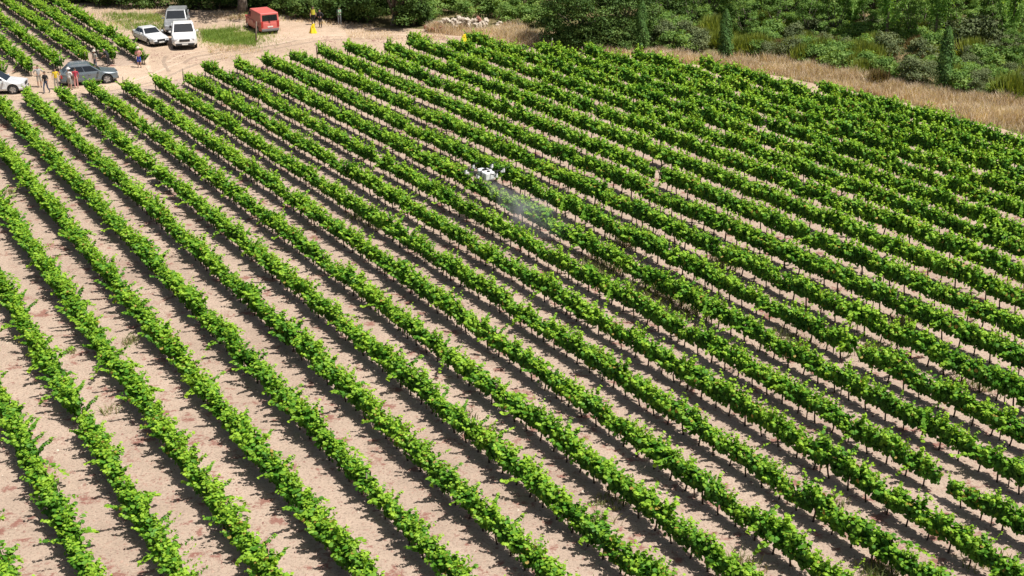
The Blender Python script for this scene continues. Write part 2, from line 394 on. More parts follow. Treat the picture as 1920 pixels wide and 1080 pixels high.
FOL = [vine_foliage(100+i, 0.88+.28*((i*7) % 11)/10) for i in range(26)]
TRK = [vine_trunk(300+i) for i in range(8)]
def post_mesh(h, r):
    return tube_mesh('post', [([(0, 0, -.05), (0, 0, h*.5), (0.01, 0, h)], [r, r*.96, r*.9])], M['wood'], 7)
POST = post_mesh(1.12, .028); ENDPOST = post_mesh(1.25, .045)

def in_view(p, m=130):
    q = [proj(p.x, p.y, z) for z in (0, 1.3)]
    return any(-m < a < 1920+m and -m < b < 1080+m*1.2 for a, b in q)
GAPS = [(at(400, 250), 1.1), (at(712, 320), 1.0), (at(833, 180), 1.3), (at(1432, 240), 1.3), (at(1425, 255), 1.0), (at(1048, 262), 1.4), (at(1222, 350), 1.2),
        (at(1505, 415), 1.0), (at(1612, 690), 0.7), (at(1785, 935), 1.0), (at(1335, 385), .8), (at(1115, 225), 1.0), (at(665, 325), .7)]
def build_row(k, t0, t1, label, group, pos=None, endpost=False):
    tt = t0+0.5; base = None; cnt = 0
    r = np.random.default_rng(int(1000+k*37) % 100000)
    while tt < t1-0.2:
        p = (pos or row_pt)(tt, k); q = (pos or row_pt)(tt+0.5, k)
        step = 0.98*(1+r.normal(0, .05)); cur = tt; tt += step
        if not in_view(p): continue
        if r.random() < .004: continue
        if any((p-g).length < .52 for g, rad in GAPS): continue
        if base is None:
            base = thing('vine_row', label, 'vine row', (p.x, p.y, 0), 0, group)
        d = q-p; ang = math.atan2(d.y, d.x)+(pi if r.random() < .5 else 0)
        s = np.clip(r.normal(1.0, .065), .82, 1.18)
        if r.random() < .035: s *= .78
        far = 1.0+.17*min(1, max(0, (k-6)/7)) if pos is None else 1.0
        lw = min(1, max(0, (5-k)/6)) if pos is None else .3         # wider, lower hedges on this side of the block
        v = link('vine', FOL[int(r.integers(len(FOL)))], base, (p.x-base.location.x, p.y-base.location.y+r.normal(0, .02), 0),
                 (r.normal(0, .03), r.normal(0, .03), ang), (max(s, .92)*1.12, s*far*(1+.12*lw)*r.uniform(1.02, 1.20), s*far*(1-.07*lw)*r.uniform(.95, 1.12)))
        link('trunk', TRK[int(r.integers(len(TRK)))], v)
        cnt += 1
        if cnt % 9 == 4:
            pp = p+d.normalized()*.5
            link('post', POST, base, (pp.x-base.location.x, pp.y-base.location.y, 0), (r.normal(0, .03), r.normal(0, .03), r.uniform(0, 6)))
    if base is not None:
        p = (pos or row_pt)(t1+.15, k)
        if in_view(p, 10):
            link('end_post', ENDPOST, base, (p.x-base.location.x, p.y-base.location.y, 0), (r.normal(0, .05), r.normal(0, .05), 0))
    return base
def seg_t(k):
    """where row k meets the vineyard border along the path"""
    best = None
    pts = [EDGE[0]+(EDGE[0]-EDGE[1])*2]+EDGE+[ext]
    for t in np.arange(20, 112, .25):
        p = row_pt(t, k)
        for a, b in zip(pts[:-1], pts[1:]):
            if a.x <= p.x <= b.x:
                ye = a.y+(b.y-a.y)*(p.x-a.x)/(b.x-a.x)
                if p.y > ye-.4: return t
    return 112
ORD = ['', 'first', 'second', 'third', 'fourth', 'fifth', 'sixth', 'seventh', 'eighth', 'ninth', 'tenth', 'eleventh', 'twelfth', 'thirteenth', 'fourteenth', 'fifteenth']
HEAD = {0: 107.4, 1: 107.0, 2: 107.5, 3: 106.7, 4: 106.4, 5: 107.0, 6: 109.0, 7: 108.5, 8: 108.6, 9: 109.3, 10: 109.8, 11: 109.4, 12: 107.6, 13: 108.3, 14: 106.5}
GR = 'vine rows of the large vineyard block'
for k in range(-7, 21):
    t1 = HEAD.get(k, 107.5)
    if k >= 13: t1 = min(t1, seg_t(k)+{18: .8, 19: 2.2, 20: 1.5}.get(k, -.3))
    if k == 8: lab = 'long green trellised vine row under the hovering spray drone'
    elif k > 8:
        lab = f'green vine row, {ORD[k-8]} from the drone row towards the dry grass strip'
        if k == 20: lab = 'outermost green vine row along the dirt path and dry grass strip'
    else:
        lab = f'green vine row, {ORD[8-k]} from the drone row, away from the dry grass strip'
    build_row(k, 10, t1, lab, GR)
def far_pt(t, k):
    n = OFF+SP*k
    return Vector((-t*sin(AZ)+n*cos(AZ), t*cos(AZ)+n*sin(AZ), 0))
FARR = [(4.42, 115.4, 'vine row across the track ending beside the silver coupe'), (3.62, 117.0, 'second vine row from the silver coupe, with a wooden post at its end'),
        (2.78, 117.6, 'third vine row from the silver coupe, behind the slate blue car roof'), (1.86, 116.3, 'fourth vine row from the silver coupe, behind the slate blue car tail'),
        (.93, 116.0, 'fifth vine row from the silver coupe, behind the standing people'), (.10, 116.3, 'sixth vine row from the silver coupe, behind the silver parked car')]
for kk, ts, lab in FARR:
    build_row(kk, ts, 158, lab, 'vine rows of the small block across the track', far_pt)
    b_ = [o for o in COL.objects if o.name.startswith('vine_row')][-1]
    p = far_pt(ts-.05, kk)
    link('end_post', ENDPOST, b_, (p.x-b_.location.x, p.y-b_.location.y, 0), (.02, .04, 0))

# ------------------------------------------------------------------ ground cover
def blades(pts, h, wid, lean, seed, age_lo, age_hi, name, mat, per=1, spread=.05):
    r = np.random.default_rng(seed)
    P = np.repeat(np.asarray(pts, float), per, axis=0); n = len(P)
    P = P+np.concatenate([r.normal(0, spread, (n, 2)), np.zeros((n, 1))], 1)
    fx = np.sin(P[:, 0]*.9+np.sin(P[:, 1]*.7)*2)+np.sin(P[:, 1]*1.3+P[:, 0]*.5)+np.sin(P[:, 0]*2.3-P[:, 1]*1.9)
    hh = h*r.uniform(.5, 1.15, n)*np.clip(1+.22*fx, .35, 1.7)
    d = r.normal(0, lean, (n, 2)); a = r.uniform(0, 2*pi, n)
    s = np.stack([np.cos(a), np.sin(a), np.zeros(n)], 1)*wid*r.uniform(.6, 1.4, n)[:, None]
    mid = P+np.stack([d[:, 0]*hh*.35, d[:, 1]*hh*.35, hh*.6], 1)
    tip = P+np.stack([d[:, 0]*hh, d[:, 1]*hh, hh], 1)
    V = np.stack([P-s, P+s, mid+s*.8, mid-s*.8, tip], 1).reshape(-1, 3)
    b0 = np.arange(n)*5
    F = np.concatenate([np.stack([b0, b0+1, b0+2, b0+3], 1), np.stack([b0+3, b0+2, b0+4, b0+4], 1)])
    A = np.repeat(np.clip(r.uniform(age_lo, age_hi, n)+.10*np.sin(P[:, 0]*.6+2*np.sin(P[:, 1]*.8)+1), 0, 1), 5)
    me = bpy.data.meshes.new(name)
    F4 = F[:n]; F3 = F[n:, :3]
    me.vertices.add(len(V)); me.vertices.foreach_set('co', V.astype(np.float32).ravel())
    me.loops.add(n*7); me.loops.foreach_set('vertex_index', np.concatenate([F4.ravel(), F3.ravel()]).astype(np.int32))
    me.polygons.add(2*n)
    me.polygons.foreach_set('loop_start', np.concatenate([np.arange(n)*4, n*4+np.arange(n)*3]).astype(np.int32))
    me.polygons.foreach_set('loop_total', np.concatenate([np.full(n, 4), np.full(n, 3)]).astype(np.int32))
    me.materials.append(mat)
    at_ = me.attributes.new('age_tone', 'FLOAT', 'POINT'); at_.data.foreach_set('value', A.astype(np.float32))
    me.update(calc_edges=True)
    return me
def inside(P, poly):
    x, y = P[:, 0], P[:, 1]; res = np.zeros(len(P), bool); n = len(poly)
    for i in range(n):
        (x1, y1), (x2, y2) = poly[i][:2], poly[(i+1) % n][:2]
        c = ((y1 > y) != (y2 > y)) & (x < (x2-x1)*(y-y1)/(y2-y1+1e-12)+x1)
        res ^= c
    return res
def scatter(poly, n, seed, clump=None, thr=0.0):
    r = np.random.default_rng(seed); A = np.array([p[:2] for p in poly])
    lo, hi = A.min(0), A.max(0); out = []
    c = r.uniform(lo, hi, (max(3, int(n/25)), 2)) if clump else None
    tot = 0
    while tot < n:
        if clump is None: Q = r.uniform(lo, hi, (n, 2))
        else: Q = c[r.integers(len(c), size=n)]+r.normal(0, clump, (n, 2))
        Q = Q[inside(Q, poly)]; out.append(Q); tot += len(Q)
        if not len(Q): break
    Q = np.concatenate(out)[:n]
    return np.concatenate([Q, np.zeros((len(Q), 1))], 1)
g_out = [(800, 54), (835, 58), (930, 56), (960, 46), (1040, 80), (1120, 90), (1200, 94), (1280, 104), (1340, 106), (1420, 112), (1500, 118), (1590, 132), (1660, 152), (1760, 172), (1850, 182), (1960, 196)]
GO = [at(*p) for p in g_out]; goe = GO[-1]+(GO[-1]-GO[-3]).normalized()*20
g_in = [(1960, 261), (1810, 226), (1690, 189), (1590, 170), (1470, 145), (1340, 124), (1260, 118), (1180, 104), (1110, 99), (1010, 90), (930, 77), (840, 66), (800, 62)]
GI = [at(*p) for p in g_in]
dry_poly = [(p.x, p.y) for p in GO]+[(p.x, p.y) for p in GI]
o = link('dry_grass', blades(np.concatenate([scatter(dry_poly, 26000, 1), scatter(dry_poly, 20000, 2, .5)]), .66, .015, .34, 3, .0, 1.0, 'dry_grass', M['drygrass'], 1))
tag(o, 'tall pale dry grass strip between the dirt path and the scrub', 'dry grass', kind='stuff')
sc_poly = [(p.x, p.y) for p in GO]+[(goe.x, goe.y+8), (80, 160), (0, 160), (-12, 140)]
o = link('scrub_grass', blades(np.concatenate([scatter(sc_poly, 16000, 4), scatter(sc_poly, 24000, 5, .7)]), .55, .016, .35, 6, .0, .9, 'scrub_grass', M['weed'], 1))
tag(o, 'mixed green and brown undergrowth between the scrub bushes', 'undergrowth', kind='stuff')
gp = []
for poly, n in (([(378, 60), (440, 55), (482, 66), (478, 88), (430, 86), (380, 78)], 5200), ([(190, 26), (300, 30), (316, 52), (262, 62), (240, 56)], 2600), ([(470, 20), (560, 30), (450, 34)], 300)):
    gp.append(scatter([(q.x, q.y) for q in (at(*p) for p in poly)], n, 7+n))
gp = [np.concatenate([q[:len(q)//2], q[len(q)//2:]+np.concatenate([rng.normal(0, 1.1, (len(q)-len(q)//2, 2)), np.zeros((len(q)-len(q)//2, 1))], 1)]) for q in gp]
o = link('green_grass', blades(np.concatenate(gp), .34, .014, .35, 9, .2, 1, 'green_grass', M['grass'], 2))
tag(o, 'patches of fresh green grass beside the parked vehicles', 'grass', kind='stuff')
dg = []
for poly, n in (([(150, 8), (330, 12), (325, 45), (200, 60), (140, 25)], 2500), ([(360, 18), (480, 22), (700, 48), (690, 60), (560, 42), (400, 36)], 2600), ([(380, 80), (480, 86), (500, 108), (400, 112)], 1200), ([(640, 55), (830, 60), (840, 76), (660, 75)], 1500)):
    dg.append(scatter([(q.x, q.y) for q in (at(*p) for p in poly)], n, 31+n, .6))
o = link('straw_grass', blades(np.concatenate(dg), .22, .016, .6, 10, .3, 1, 'straw_grass', M['drygrass'], 1))
tag(o, 'thin straw stubble at the edges of the parking ground', 'dry grass', kind='stuff')
wd = []
for (px, py, n, s) in ((1130, 480, 420, .9), (1190, 430, 330, .8), (1240, 520, 420, 1.0), (1290, 560, 330, .9), (1370, 470, 240, .7), (1640, 640, 120, .6), (1470, 620, 180, .7), (690, 385, 140, .5), (715, 400, 120, .5), (130, 640, 26, .18),
                       (245, 620, 40, .2), (1120, 965, 80, .25), (1145, 920, 70, .3), (1380, 1045, 110, .35), (1650, 1060, 160, .4), (1560, 930, 80, .3), (205, 750, 20, .2), (205, 470, 26, .25), (20, 340, 30, .25), (1830, 700, 120, .5), (1700, 580, 130, .6), (1850, 1030, 110, .4), (870, 760, 60, .3)):
    c = at(px, py+22); Q = rng.normal(0, s, (n, 2))+np.array([c.x, c.y]); wd.append(np.concatenate([Q, np.zeros((n, 1))], 1))
o = link('weeds', blades(np.concatenate(wd), .33, .02, .5, 12, .0, .85, 'weeds', M['weed'], 2, .08))
tag(o, 'low straggling weeds growing between the vine rows', 'weeds', kind='stuff')
# clods and small stones lying on the worked soil
def rock_mesh(seed, mat, jag=.22, sub=1):
    bm = bmesh.new(); bmesh.ops.create_icosphere(bm, subdivisions=sub, radius=.5)
    r = random.Random(seed)
    sx, sy, sz = r.uniform(.8, 1.2), r.uniform(.65, 1.0), r.uniform(.5, .75)
    for v in bm.verts:
        k = 1+r.uniform(-jag, jag); v.co = Vector((v.co.x*sx*k, v.co.y*sy*k, v.co.z*sz*k))
    return bm_mesh('rock', bm, mat)
def merged_rocks(name, pts, sizes, mat, seed):
    r = np.random.default_rng(seed)
    base = np.array([(0, 0, .55), (.5, 0, .1), (.12, .48, .12), (-.45, .25, .08), (-.35, -.38, .1), (.25, -.45, .08)])
    tri = np.array([(0, 1, 2), (0, 2, 3), (0, 3, 4), (0, 4, 5), (0, 5, 1)])
    n = len(pts); a = r.uniform(0, 2*pi, n); B = np.repeat(base[None], n, 0)*r.uniform(.7, 1.3, (n, 6, 3))
    c, s = np.cos(a)[:, None], np.sin(a)[:, None]
    X = B[:, :, 0]*c-B[:, :, 1]*s; Y = B[:, :, 0]*s+B[:, :, 1]*c
    Vv = np.stack([X, Y, B[:, :, 2]-.12], 2)*sizes[:, None, None]+pts[:, None, :]
    F = (tri[None]+(np.arange(n)*6)[:, None, None]).reshape(-1, 3)
    return link(name, mesh_np(name, Vv.reshape(-1, 3), F, mat))
view_poly = [(p.x, p.y) for p in (at(-60, 1120), at(1980, 1120), at(1960, 300), at(1330, 160), at(900, 110), at(300, 160), at(-60, 200))]
near_poly = [(p.x, p.y) for p in (at(-60, 1120), at(1980, 1120), at(1980, 520), at(-60, 330))]
Q = np.concatenate([scatter(view_poly, 5000, 21), scatter(near_poly, 9000, 22), scatter(near_poly, 5000, 23, .5)])
o = merged_rocks('soil_clods', Q, np.clip(rng.lognormal(-2.85, .5, len(Q)), .02, .17), M['clod'], 24)
tag(o, 'crumbly reddish clods scattered over the worked soil', 'clods', kind='stuff')
Q = scatter(near_poly, 800, 25)
o = merged_rocks('pebbles', Q, np.clip(rng.lognormal(-2.9, .45, len(Q)), .02, .15), M['rock'], 26)
tag(o, 'pale pebbles scattered between the vine rows', 'pebbles', kind='stuff')

yard_poly = [(q.x, q.y) for q in (at(250, 120), at(250, 90), at(330, 98), at(400, 100), at(540, 70), at(760, 66), at(920, 72), at(760, 90), at(560, 96), at(380, 126))]
Q = np.concatenate([scatter(yard_poly, 900, 27), scatter(yard_poly, 900, 28, .5)])
o = merged_rocks('track_stones', Q, np.clip(rng.lognormal(-2.5, .5, len(Q)), .03, .22), M['clod'], 29)
tag(o, 'loose stones and dirt lumps on the parking ground', 'stones', kind='stuff')
# ------------------------------------------------------------------ trees and shrubs
def clump_crown(seed, clumps, n_leaf, lsz, mat, up=.45, outw=.8, flat=.8, name='crown'):
    """clumps: list of (centre, radius, tone)"""
    r = np.random.default_rng(seed); C, NR, SZ, AG = [], [], [], []
    tot = sum(c[1]**2 for c in clumps)
    for (cx, cy, cz), rad, tone in clumps:
        n = max(12, int(n_leaf*rad*rad/tot))
        d = r.normal(0, 1, (n, 3)); d /= np.linalg.norm(d, axis=1)[:, None]
        d[:, 2] = np.where(d[:, 2] < -.35, -d[:, 2]*.6, d[:, 2])
        rr = rad*(1-.55*r.random(n)**1.7)*(1+.25*r.normal(0, 1, n)*.5)
        P = d*rr[:, None]; P[:, 2] *= flat
        C.append(P+np.array([cx, cy, cz])); NR.append(d*outw+np.array([0, 0, up])+r.normal(0, .45, (n, 3)))
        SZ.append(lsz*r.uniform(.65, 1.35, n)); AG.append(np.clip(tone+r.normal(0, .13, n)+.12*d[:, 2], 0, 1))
    C = np.concatenate(C); V, F, A = leaves(C, np.concatenate(NR), np.concatenate(SZ), r.uniform(0, 2*pi, len(C)), np.concatenate(AG))
    return mesh_np(name, V, F, mat, A)
def limbs(seed, h0, tips, r0, mat=None, name='trunk'):
    r = np.random.default_rng(seed)
    top = np.array([r.normal(0, .2), r.normal(0, .2), h0])
    paths = [([(0, 0, -.1), (r.normal(0, .08), r.normal(0, .08), h0*.45), top], [r0*1.25, r0, r0*.8])]
    for tp in tips:
        tp = np.array(tp); mid = (top+tp)/2+np.array([r.normal(0, .25), r.normal(0, .25), .25])
        paths.append(([top*.97, mid, tp], [r0*.55, r0*.32, r0*.1]))
    return tube_mesh(name, paths, mat or M['bark'], 7)
def oak(seed, h=9., R=4.6, low=1.6, leafm='oak', nl=9000, nc=58, lsz=.26, trunk_r=.34):
    r = np.random.default_rng(seed); cl = []
    for i in range(nc):
        th = r.uniform(0, 2*pi); u = r.random(); z = low+(h-low)*u
        prof = math.sqrt(max(.05, 1-((u-.38)/.66)**2))
        rad = R*prof*(.45+.55*math.sqrt(r.random()))
        cl.append(((rad*cos(th), rad*sin(th), z), r.uniform(.75, 1.45)*R/4.6, r.uniform(.18, .62)))
    if low < .25:
        for i in range(34):
            th = i*2*pi/34+r.normal(0, .1); q_ = R*r.uniform(.5, .86); cl.append(((q_*cos(th), q_*sin(th), r.uniform(.3, 1.9)), r.uniform(.6, .95)*R/4.6+.15, r.uniform(.15, .5)))
    tips = [c[0] for c in cl[:9]]
    return clump_crown(seed, cl, nl, lsz, M[leafm]), limbs(seed+1, max(.8, low*.95), tips, trunk_r)
def poplar(seed, h=11., R=1.7, nl=6500, leafm='poplar'):
    r = np.random.default_rng(seed); C, NR, SZ, AG = [], [], [], []; paths = [([(0, 0, -.1), (r.normal(0, .1), 0, h*.4), (r.normal(0, .2), r.normal(0, .2), h*.97)], [.16, .11, .03])]
    nb = 46
    for b in range(nb):
        z0 = h*(.10+.82*b/nb); th = r.uniform(0, 2*pi); L = (h-z0)*.30+r.uniform(.6, 1.6); op = r.uniform(.22, .5)
        e = np.array([cos(th)*op*L, sin(th)*op*L, L*.93])
        sc_ = min(1., R/(op*L+1e-6)); e[:2] *= sc_
        if b % 3 == 0: paths.append(([(0, 0, z0), tuple(np.array([0, 0, z0])+e*.6), tuple(np.array([0, 0, z0])+e)], [.035, .02, .008]))
        n = nl//nb; u = r.uniform(.15, 1.05, n)
        P = np.array([0, 0, z0])+u[:, None]*e+r.normal(0, .17, (n, 3))
        C.append(P); NR.append(np.stack([np.full(n, cos(th)), np.full(n, sin(th)), np.full(n, .35)], 1)+r.normal(0, .6, (n, 3)))
        SZ.append(r.uniform(.15, .28, n)); AG.append(np.clip(.4+.3*r.random()+.25*(u-.4)+r.normal(0, .1, n), 0, 1))
    C = np.concatenate(C); V, F, A = leaves(C, np.concatenate(NR), np.concatenate(SZ), r.uniform(0, 6.28, len(C)), np.concatenate(AG))
    return mesh_np('crown', V, F, M[leafm], A), tube_mesh('trunk', paths, M['bark'], 6)
def shrub(seed, R=1.2, h=1.6, leafm='bush', nl=1500, nc=16, lsz=.16):
    r = np.random.default_rng(seed); cl = []
    for i in range(nc):
        th = r.uniform(0, 2*pi); u = r.random(); z = h*(.12+.78*u); rad = R*math.sqrt(max(.04, 1-u*u*.9))*math.sqrt(r.random())*.85
        cl.append(((rad*cos(th), rad*sin(th), z), r.uniform(.26, .5)*R, r.uniform(.15, .75)))
    stems = [([(r.normal(0, .06), r.normal(0, .06), -.05), (c[0][0]*.4, c[0][1]*.4, c[0][2]*.6), c[0]], [.03, .02, .008]) for c in cl[:6]]
    return clump_crown(seed, cl, nl, lsz, M[leafm], name='foliage'), tube_mesh('stem', stems, M['bark'], 5)
def broom(seed, R=1.1, h=1.7, leafm='broom', n=1500):
    r = np.random.default_rng(seed)
    th = r.uniform(0, 2*pi, n); ph = np.abs(r.normal(0, .55, n)); L = h*r.uniform(.45, 1.08, n)*np.cos(ph*.55)
    d = np.stack([np.cos(th)*np.sin(ph), np.sin(th)*np.sin(ph), np.cos(ph)], 1)
    st = np.concatenate([r.normal(0, R*.33, (n, 2)), np.zeros((n, 1))], 1)
    sd = np.stack([-np.sin(th), np.cos(th), np.zeros(n)], 1)*.030
    a0 = r.uniform(.3, .75, n)[:, None]
    p0 = st+d*L[:, None]*a0*.35; p1 = st+d*L[:, None]*.7+np.array([0, 0, -.05]); p2 = st+d*L[:, None]+r.normal(0, .05, (n, 3))
    V = np.stack([p0-sd*.6, p0+sd*.6, p1+sd, p2, p1-sd], 1).reshape(-1, 3); b0 = np.arange(n)*5
    A = np.repeat(np.clip(r.normal(.5, .2, n), 0, 1), 5)
    F = np.stack([b0, b0+1, b0+2, b0+3, b0+4], 1)
    stems = [([(0, 0, -.05), tuple(d[i]*.3+st[i]*.5), tuple(st[i]+d[i]*L[i]*.6)], [.025, .018, .008]) for i in range(7)]
    return mesh_np('foliage', V, F, M[leafm], A), tube_mesh('stem', stems, M['bark'], 5)
def cypress(seed, h=4.6, R=.55, n=4200):
    r = np.random.default_rng(seed); u = r.random(n)**.8; th = r.uniform(0, 2*pi, n)
    prof = R*np.minimum(1, (u+.04)*6)*np.sqrt(np.clip(1-u**2.2, 0, 1))*(1+.24*np.sin(3*th+u*11+seed)+.14*np.sin(5*th-u*23)+.16*r.normal(0, 1, n))
    rr = prof*(1-.4*r.random(n)**2)
    C = np.stack([np.cos(th)*rr+.05*np.sin(u*6), np.sin(th)*rr, .12+u*(h-.1)], 1)
    NR = np.stack([np.cos(th), np.sin(th), np.full(n, .25)], 1)+r.normal(0, .25, (n, 3))
    V, F, A = leaves(C, NR, r.uniform(.10, .19, n), r.normal(0, .5, n), np.clip(.45+.25*np.sin(th*2+u*14)*.5+r.normal(0, .15, n), 0, 1))
    return mesh_np('crown', V, F, M['cypress'], A), tube_mesh('trunk', [([(0, 0, -.1), (0, 0, h*.4), (0, 0, h*.85)], [.09, .06, .015])], M['bark'], 6)
def canes(seed, R=1.3, h=4.2, n=46):
    r = np.random.default_rng(seed); paths = []; C = []; P0 = []
    VV, AA = [], []
    for i in range(n):
        b = r.normal(0, R*.5, 2); l = r.normal(0, .12, 2); H = h*r.uniform(.7, 1.1)
        top = np.array([b[0]+l[0]*H, b[1]+l[1]*H, H])
        paths.append(([(b[0], b[1], -.05), tuple(np.array([b[0], b[1], 0])*.5+top*.5), tuple(top)], [.022, .018, .008]))
        for j in range(16):
            u = r.uniform(.25, 1.); th = r.uniform(0, 2*pi); p = np.array([b[0], b[1], 0])*(1-u)+top*u
            d = np.array([cos(th), sin(th), 0]); s = np.array([-sin(th), cos(th), 0])*.028; L = r.uniform(.35, .65)
            VV += [p-s*.4, p+s*.4, p+d*L*.5+s+np.array([0, 0, .16]), p+d*L+np.array([0, 0, -.05]), p+d*L*.5-s+np.array([0, 0, .16])]
            AA += [np.clip(r.normal(.5, .22), 0, 1)]*5
    F = (np.arange(len(VV)//5)*5)[:, None]+np.arange(5)[None]
    return mesh_np('foliage', np.array(VV), F, M['cane'], AA), tube_mesh('stem', paths, M['stake'], 5)
LIB = {}
def lib(key, fn, *a, **kw):
    if key not in LIB: LIB[key] = fn(*a, **kw)
    return LIB[key]
LAND = [((1202, 96), 'by the cypress next to the large evergreen'), ((1358, 115), 'by the cypress at the grass edge'), ((1767, 173), 'by the solitary cypress'), ((1832, 104), 'by the tall grey olive bush'), ((1645, 160), 'by the leafless bush'),
        ((1480, 110), 'between the leafless bush and the grass edge cypress'), ((1662, 74), 'below the upright tree with pale trunk'), ((1930, 190), 'past the solitary cypress'), ((1560, 80), 'under the thicket trees'), ((1290, 80), 'between the two slim cypresses')]
def near(p):
    return min(LAND, key=lambda q: (at(*q[0])-p).length)[1]
def sized(s):
    return 'low' if s < .78 else ('tall' if s > 1.02 else 'medium sized')
def plant(name, cat, label, group, meshes, loc, s=1.0, rz=None, sz=1.0, names=('crown', 'trunk')):
    o = thing(name, label, cat, (loc[0], loc[1], 0), random.uniform(0, 6.28) if rz is None else rz, group, (s, s, s*sz))
    link(names[0], meshes[0], o); link(names[1], meshes[1], o)
    return o
SHN = ('foliage', 'stem')
OAKS = [lib(f'oak{i}', oak, 500+i*9, 9.5, 4.9, 2.6, 'oak', 9000, 58, .27, .40) for i in range(3)]
# shade trees behind the parked vehicles
SH = 'broad dark shade trees behind the parked vehicles'
for i, (px, py, s, lab) in enumerate([(150, -4, .95, 'dark shade tree behind the small vineyard block'), (250, -2, 1.0, 'dark shade tree beyond the silver coupe'), (455, 24, 1.1, 'broad shade tree with thick pale trunk near the red van'),
                                      (560, 4, 1.05, 'dark shade tree behind the workers in vests'), (640, 14, .9, 'dark shade tree at the back of the workers, beside the low oak')]):
    p = at(px, py); plant('shade_tree', 'tree', lab, SH, OAKS[i % 3], p, s)
for i, (x, y, s) in enumerate([(-54, 152, 1.1), (-46, 154, 1.15), (-38, 151, 1.1), (-30, 152, 1.15), (-22, 150, 1.1), (-14, 148, 1.1), (-6, 152, 1.1), (2, 156, 1.1), (11, 154, 1.1), (20, 151, 1.15), (29, 149, 1.1), (38, 147, 1.2), (47, 144, 1.15), (56, 140, 1.2), (64, 133, 1.2)]):
    plant('wood_tree', 'tree', 'dark tree in the belt of woodland at the back', 'woodland belt trees', OAKS[(i+1) % 3], (x, y), s)
lowoak = lib('lowoak', oak, 571, 8.0, 3.4, .9, 'oak', 13000, 78, .19, .30)
p = at(738, 47); plant('low_oak', 'tree', 'oak with low hanging branches beside the rock pile', None, lowoak, p, 1.0, .6)
p = at(776, 46); plant('low_oak', 'tree', 'small leafy oak touching the ground next to the low hanging oak', None, lib('oak8', oak, 537, 5.2, 1.9, .1, 'oak', 6500, 46, .18, .16), p, 1.0)
p = at(800, 20); plant('low_oak', 'tree', 'bright green small oak behind the low hanging oak', None, lib('oak9', oak, 533, 5.5, 2.6, .5, 'bush', 5000, 40, .22, .2), p, 1.0)
DK = [lib(f'dk{i}', shrub, 600+i, 2.0, 3.0, 'oak', 3600, 24, .19) for i in range(3)]
dark_line = [(110, -2), (150, 4), (190, 9), (225, 12), (262, 14), (300, 12), (338, 13), (375, 16), (410, 16), (440, 14), (478, 16), (510, 20), (540, 28), (566, 33), (592, 35), (616, 37), (642, 38), (668, 38), (694, 40)]
for i, (px, py) in enumerate(dark_line+[(px+15, py-16) for px, py in dark_line]):
    p = at(px, py); plant('understory_shrub', 'shrub', 'dark evergreen shrub in tree shade '+('behind the small vineyard block' if px < 245 else 'beyond the silver coupe and pickups' if px < 430 else 'around the pale trunk by the red van' if px < 535 else 'behind the workers in vests' if px < 650 else 'beside the low hanging oak'), 'shrubs in the tree shade', DK[i % 3], p, random.uniform(.75, 1.15), names=SHN)
# big dense evergreen in the middle
LEN = [lib(f'len{i}', oak, 640+i*7, 7.8, 3.4, -.3, 'lentisk', 22000, 120, .17, .22) for i in range(2)]
plant('evergreen_tree', 'tree', 'large dense evergreen reaching the ground, beside its shadow on dry grass', None, LEN[0], at(1088, 84), 1.05, 1.0)
plant('evergreen_tree', 'tree', 'dense evergreen reaching the ground beside the thin cypress', None, LEN[1], at(1162, 80), .95, 2.2)
for px, py, s in ((1250, 42, .95), (1290, 30, .9)):
    plant('evergreen_tree', 'tree', 'dark evergreen between the two slim cypresses', 'evergreens between the cypresses', LEN[px % 2], at(px, py), s)
LB = lib('lenb', shrub, 655, 1.6, 2.2, 'lentisk', 3200, 22, .17)
for px, py, s_ in ((1050, 88, .9), (1082, 93, 1.0), (1118, 92, 1.05), (1150, 92, .95), (1178, 94, .8)):
    plant('evergreen_bush', 'bush', 'dark leafy bush at the foot of the large dense evergreens', 'bushes at the foot of the evergreens', LB, at(px, py), s_, names=SHN)
CYP = [lib(f'cyp{i}', cypress, 660+i) for i in range(3)]
plant('cypress_tree', 'cypress', 'slim cypress beside the large dense evergreen', None, CYP[0], at(1202, 96), .92, 0, 1.02)
plant('cypress_tree', 'cypress', 'slim cypress at the edge of the dry grass among yellow broom', None, CYP[1], at(1358, 115), 1.0, 0, .95)
plant('cypress_tree', 'cypress', 'solitary cypress column in the brown scrub past the dark bush', None, CYP[2], at(1767, 173), 1.08, 0, 1.02)
# green bushes behind the rock pile, hedge and canes
BU = [lib(f'bu{i}', shrub, 680+i, 1.5, 2.1, 'bush', 2000, 18, .19) for i in range(4)]
for i, (px, py) in enumerate([(815, 34), (845, 26), (868, 36), (895, 22), (920, 34), (938, 22), (835, 10), (880, 6), (915, 8), (950, 8), (800, 44), (770, 30)]):
    plant('green_bush', 'bush', ('tall leafy' if py < 12 else 'light green')+' bush '+('between the low oak and the rock pile' if px < 840 else 'behind the pale rock pile' if px < 900 else 'between the rock pile and the hedge'), 'bushes behind the rock pile', BU[i % 4], at(px, py), random.uniform(.75, 1.15), names=SHN)
for i, (px, py) in enumerate([(952, 46), (985, 48), (1012, 50), (968, 30), (1005, 28), (1035, 40)]):
    plant('hedge_bush', 'bush', 'bright green hedge bush beside the large dense evergreen', 'hedge bushes beside the evergreen', BU[(i+1) % 4], at(px, py), random.uniform(.8, 1.05), names=SHN)
CN = [lib(f'cn{i}', canes, 700+i) for i in range(2)]
for i, (px, py) in enumerate([(955, 16), (975, 14), (995, 16), (1015, 10), (930, -6), (965, -8), (1000, -10), (905, -10), (870, -12)]):
    plant('cane_clump', 'cane', 'clump of tall pale green canes behind the hedge', 'tall canes behind the hedge', CN[i % 2], at(px, py), random.uniform(.8, 1.1), names=SHN)
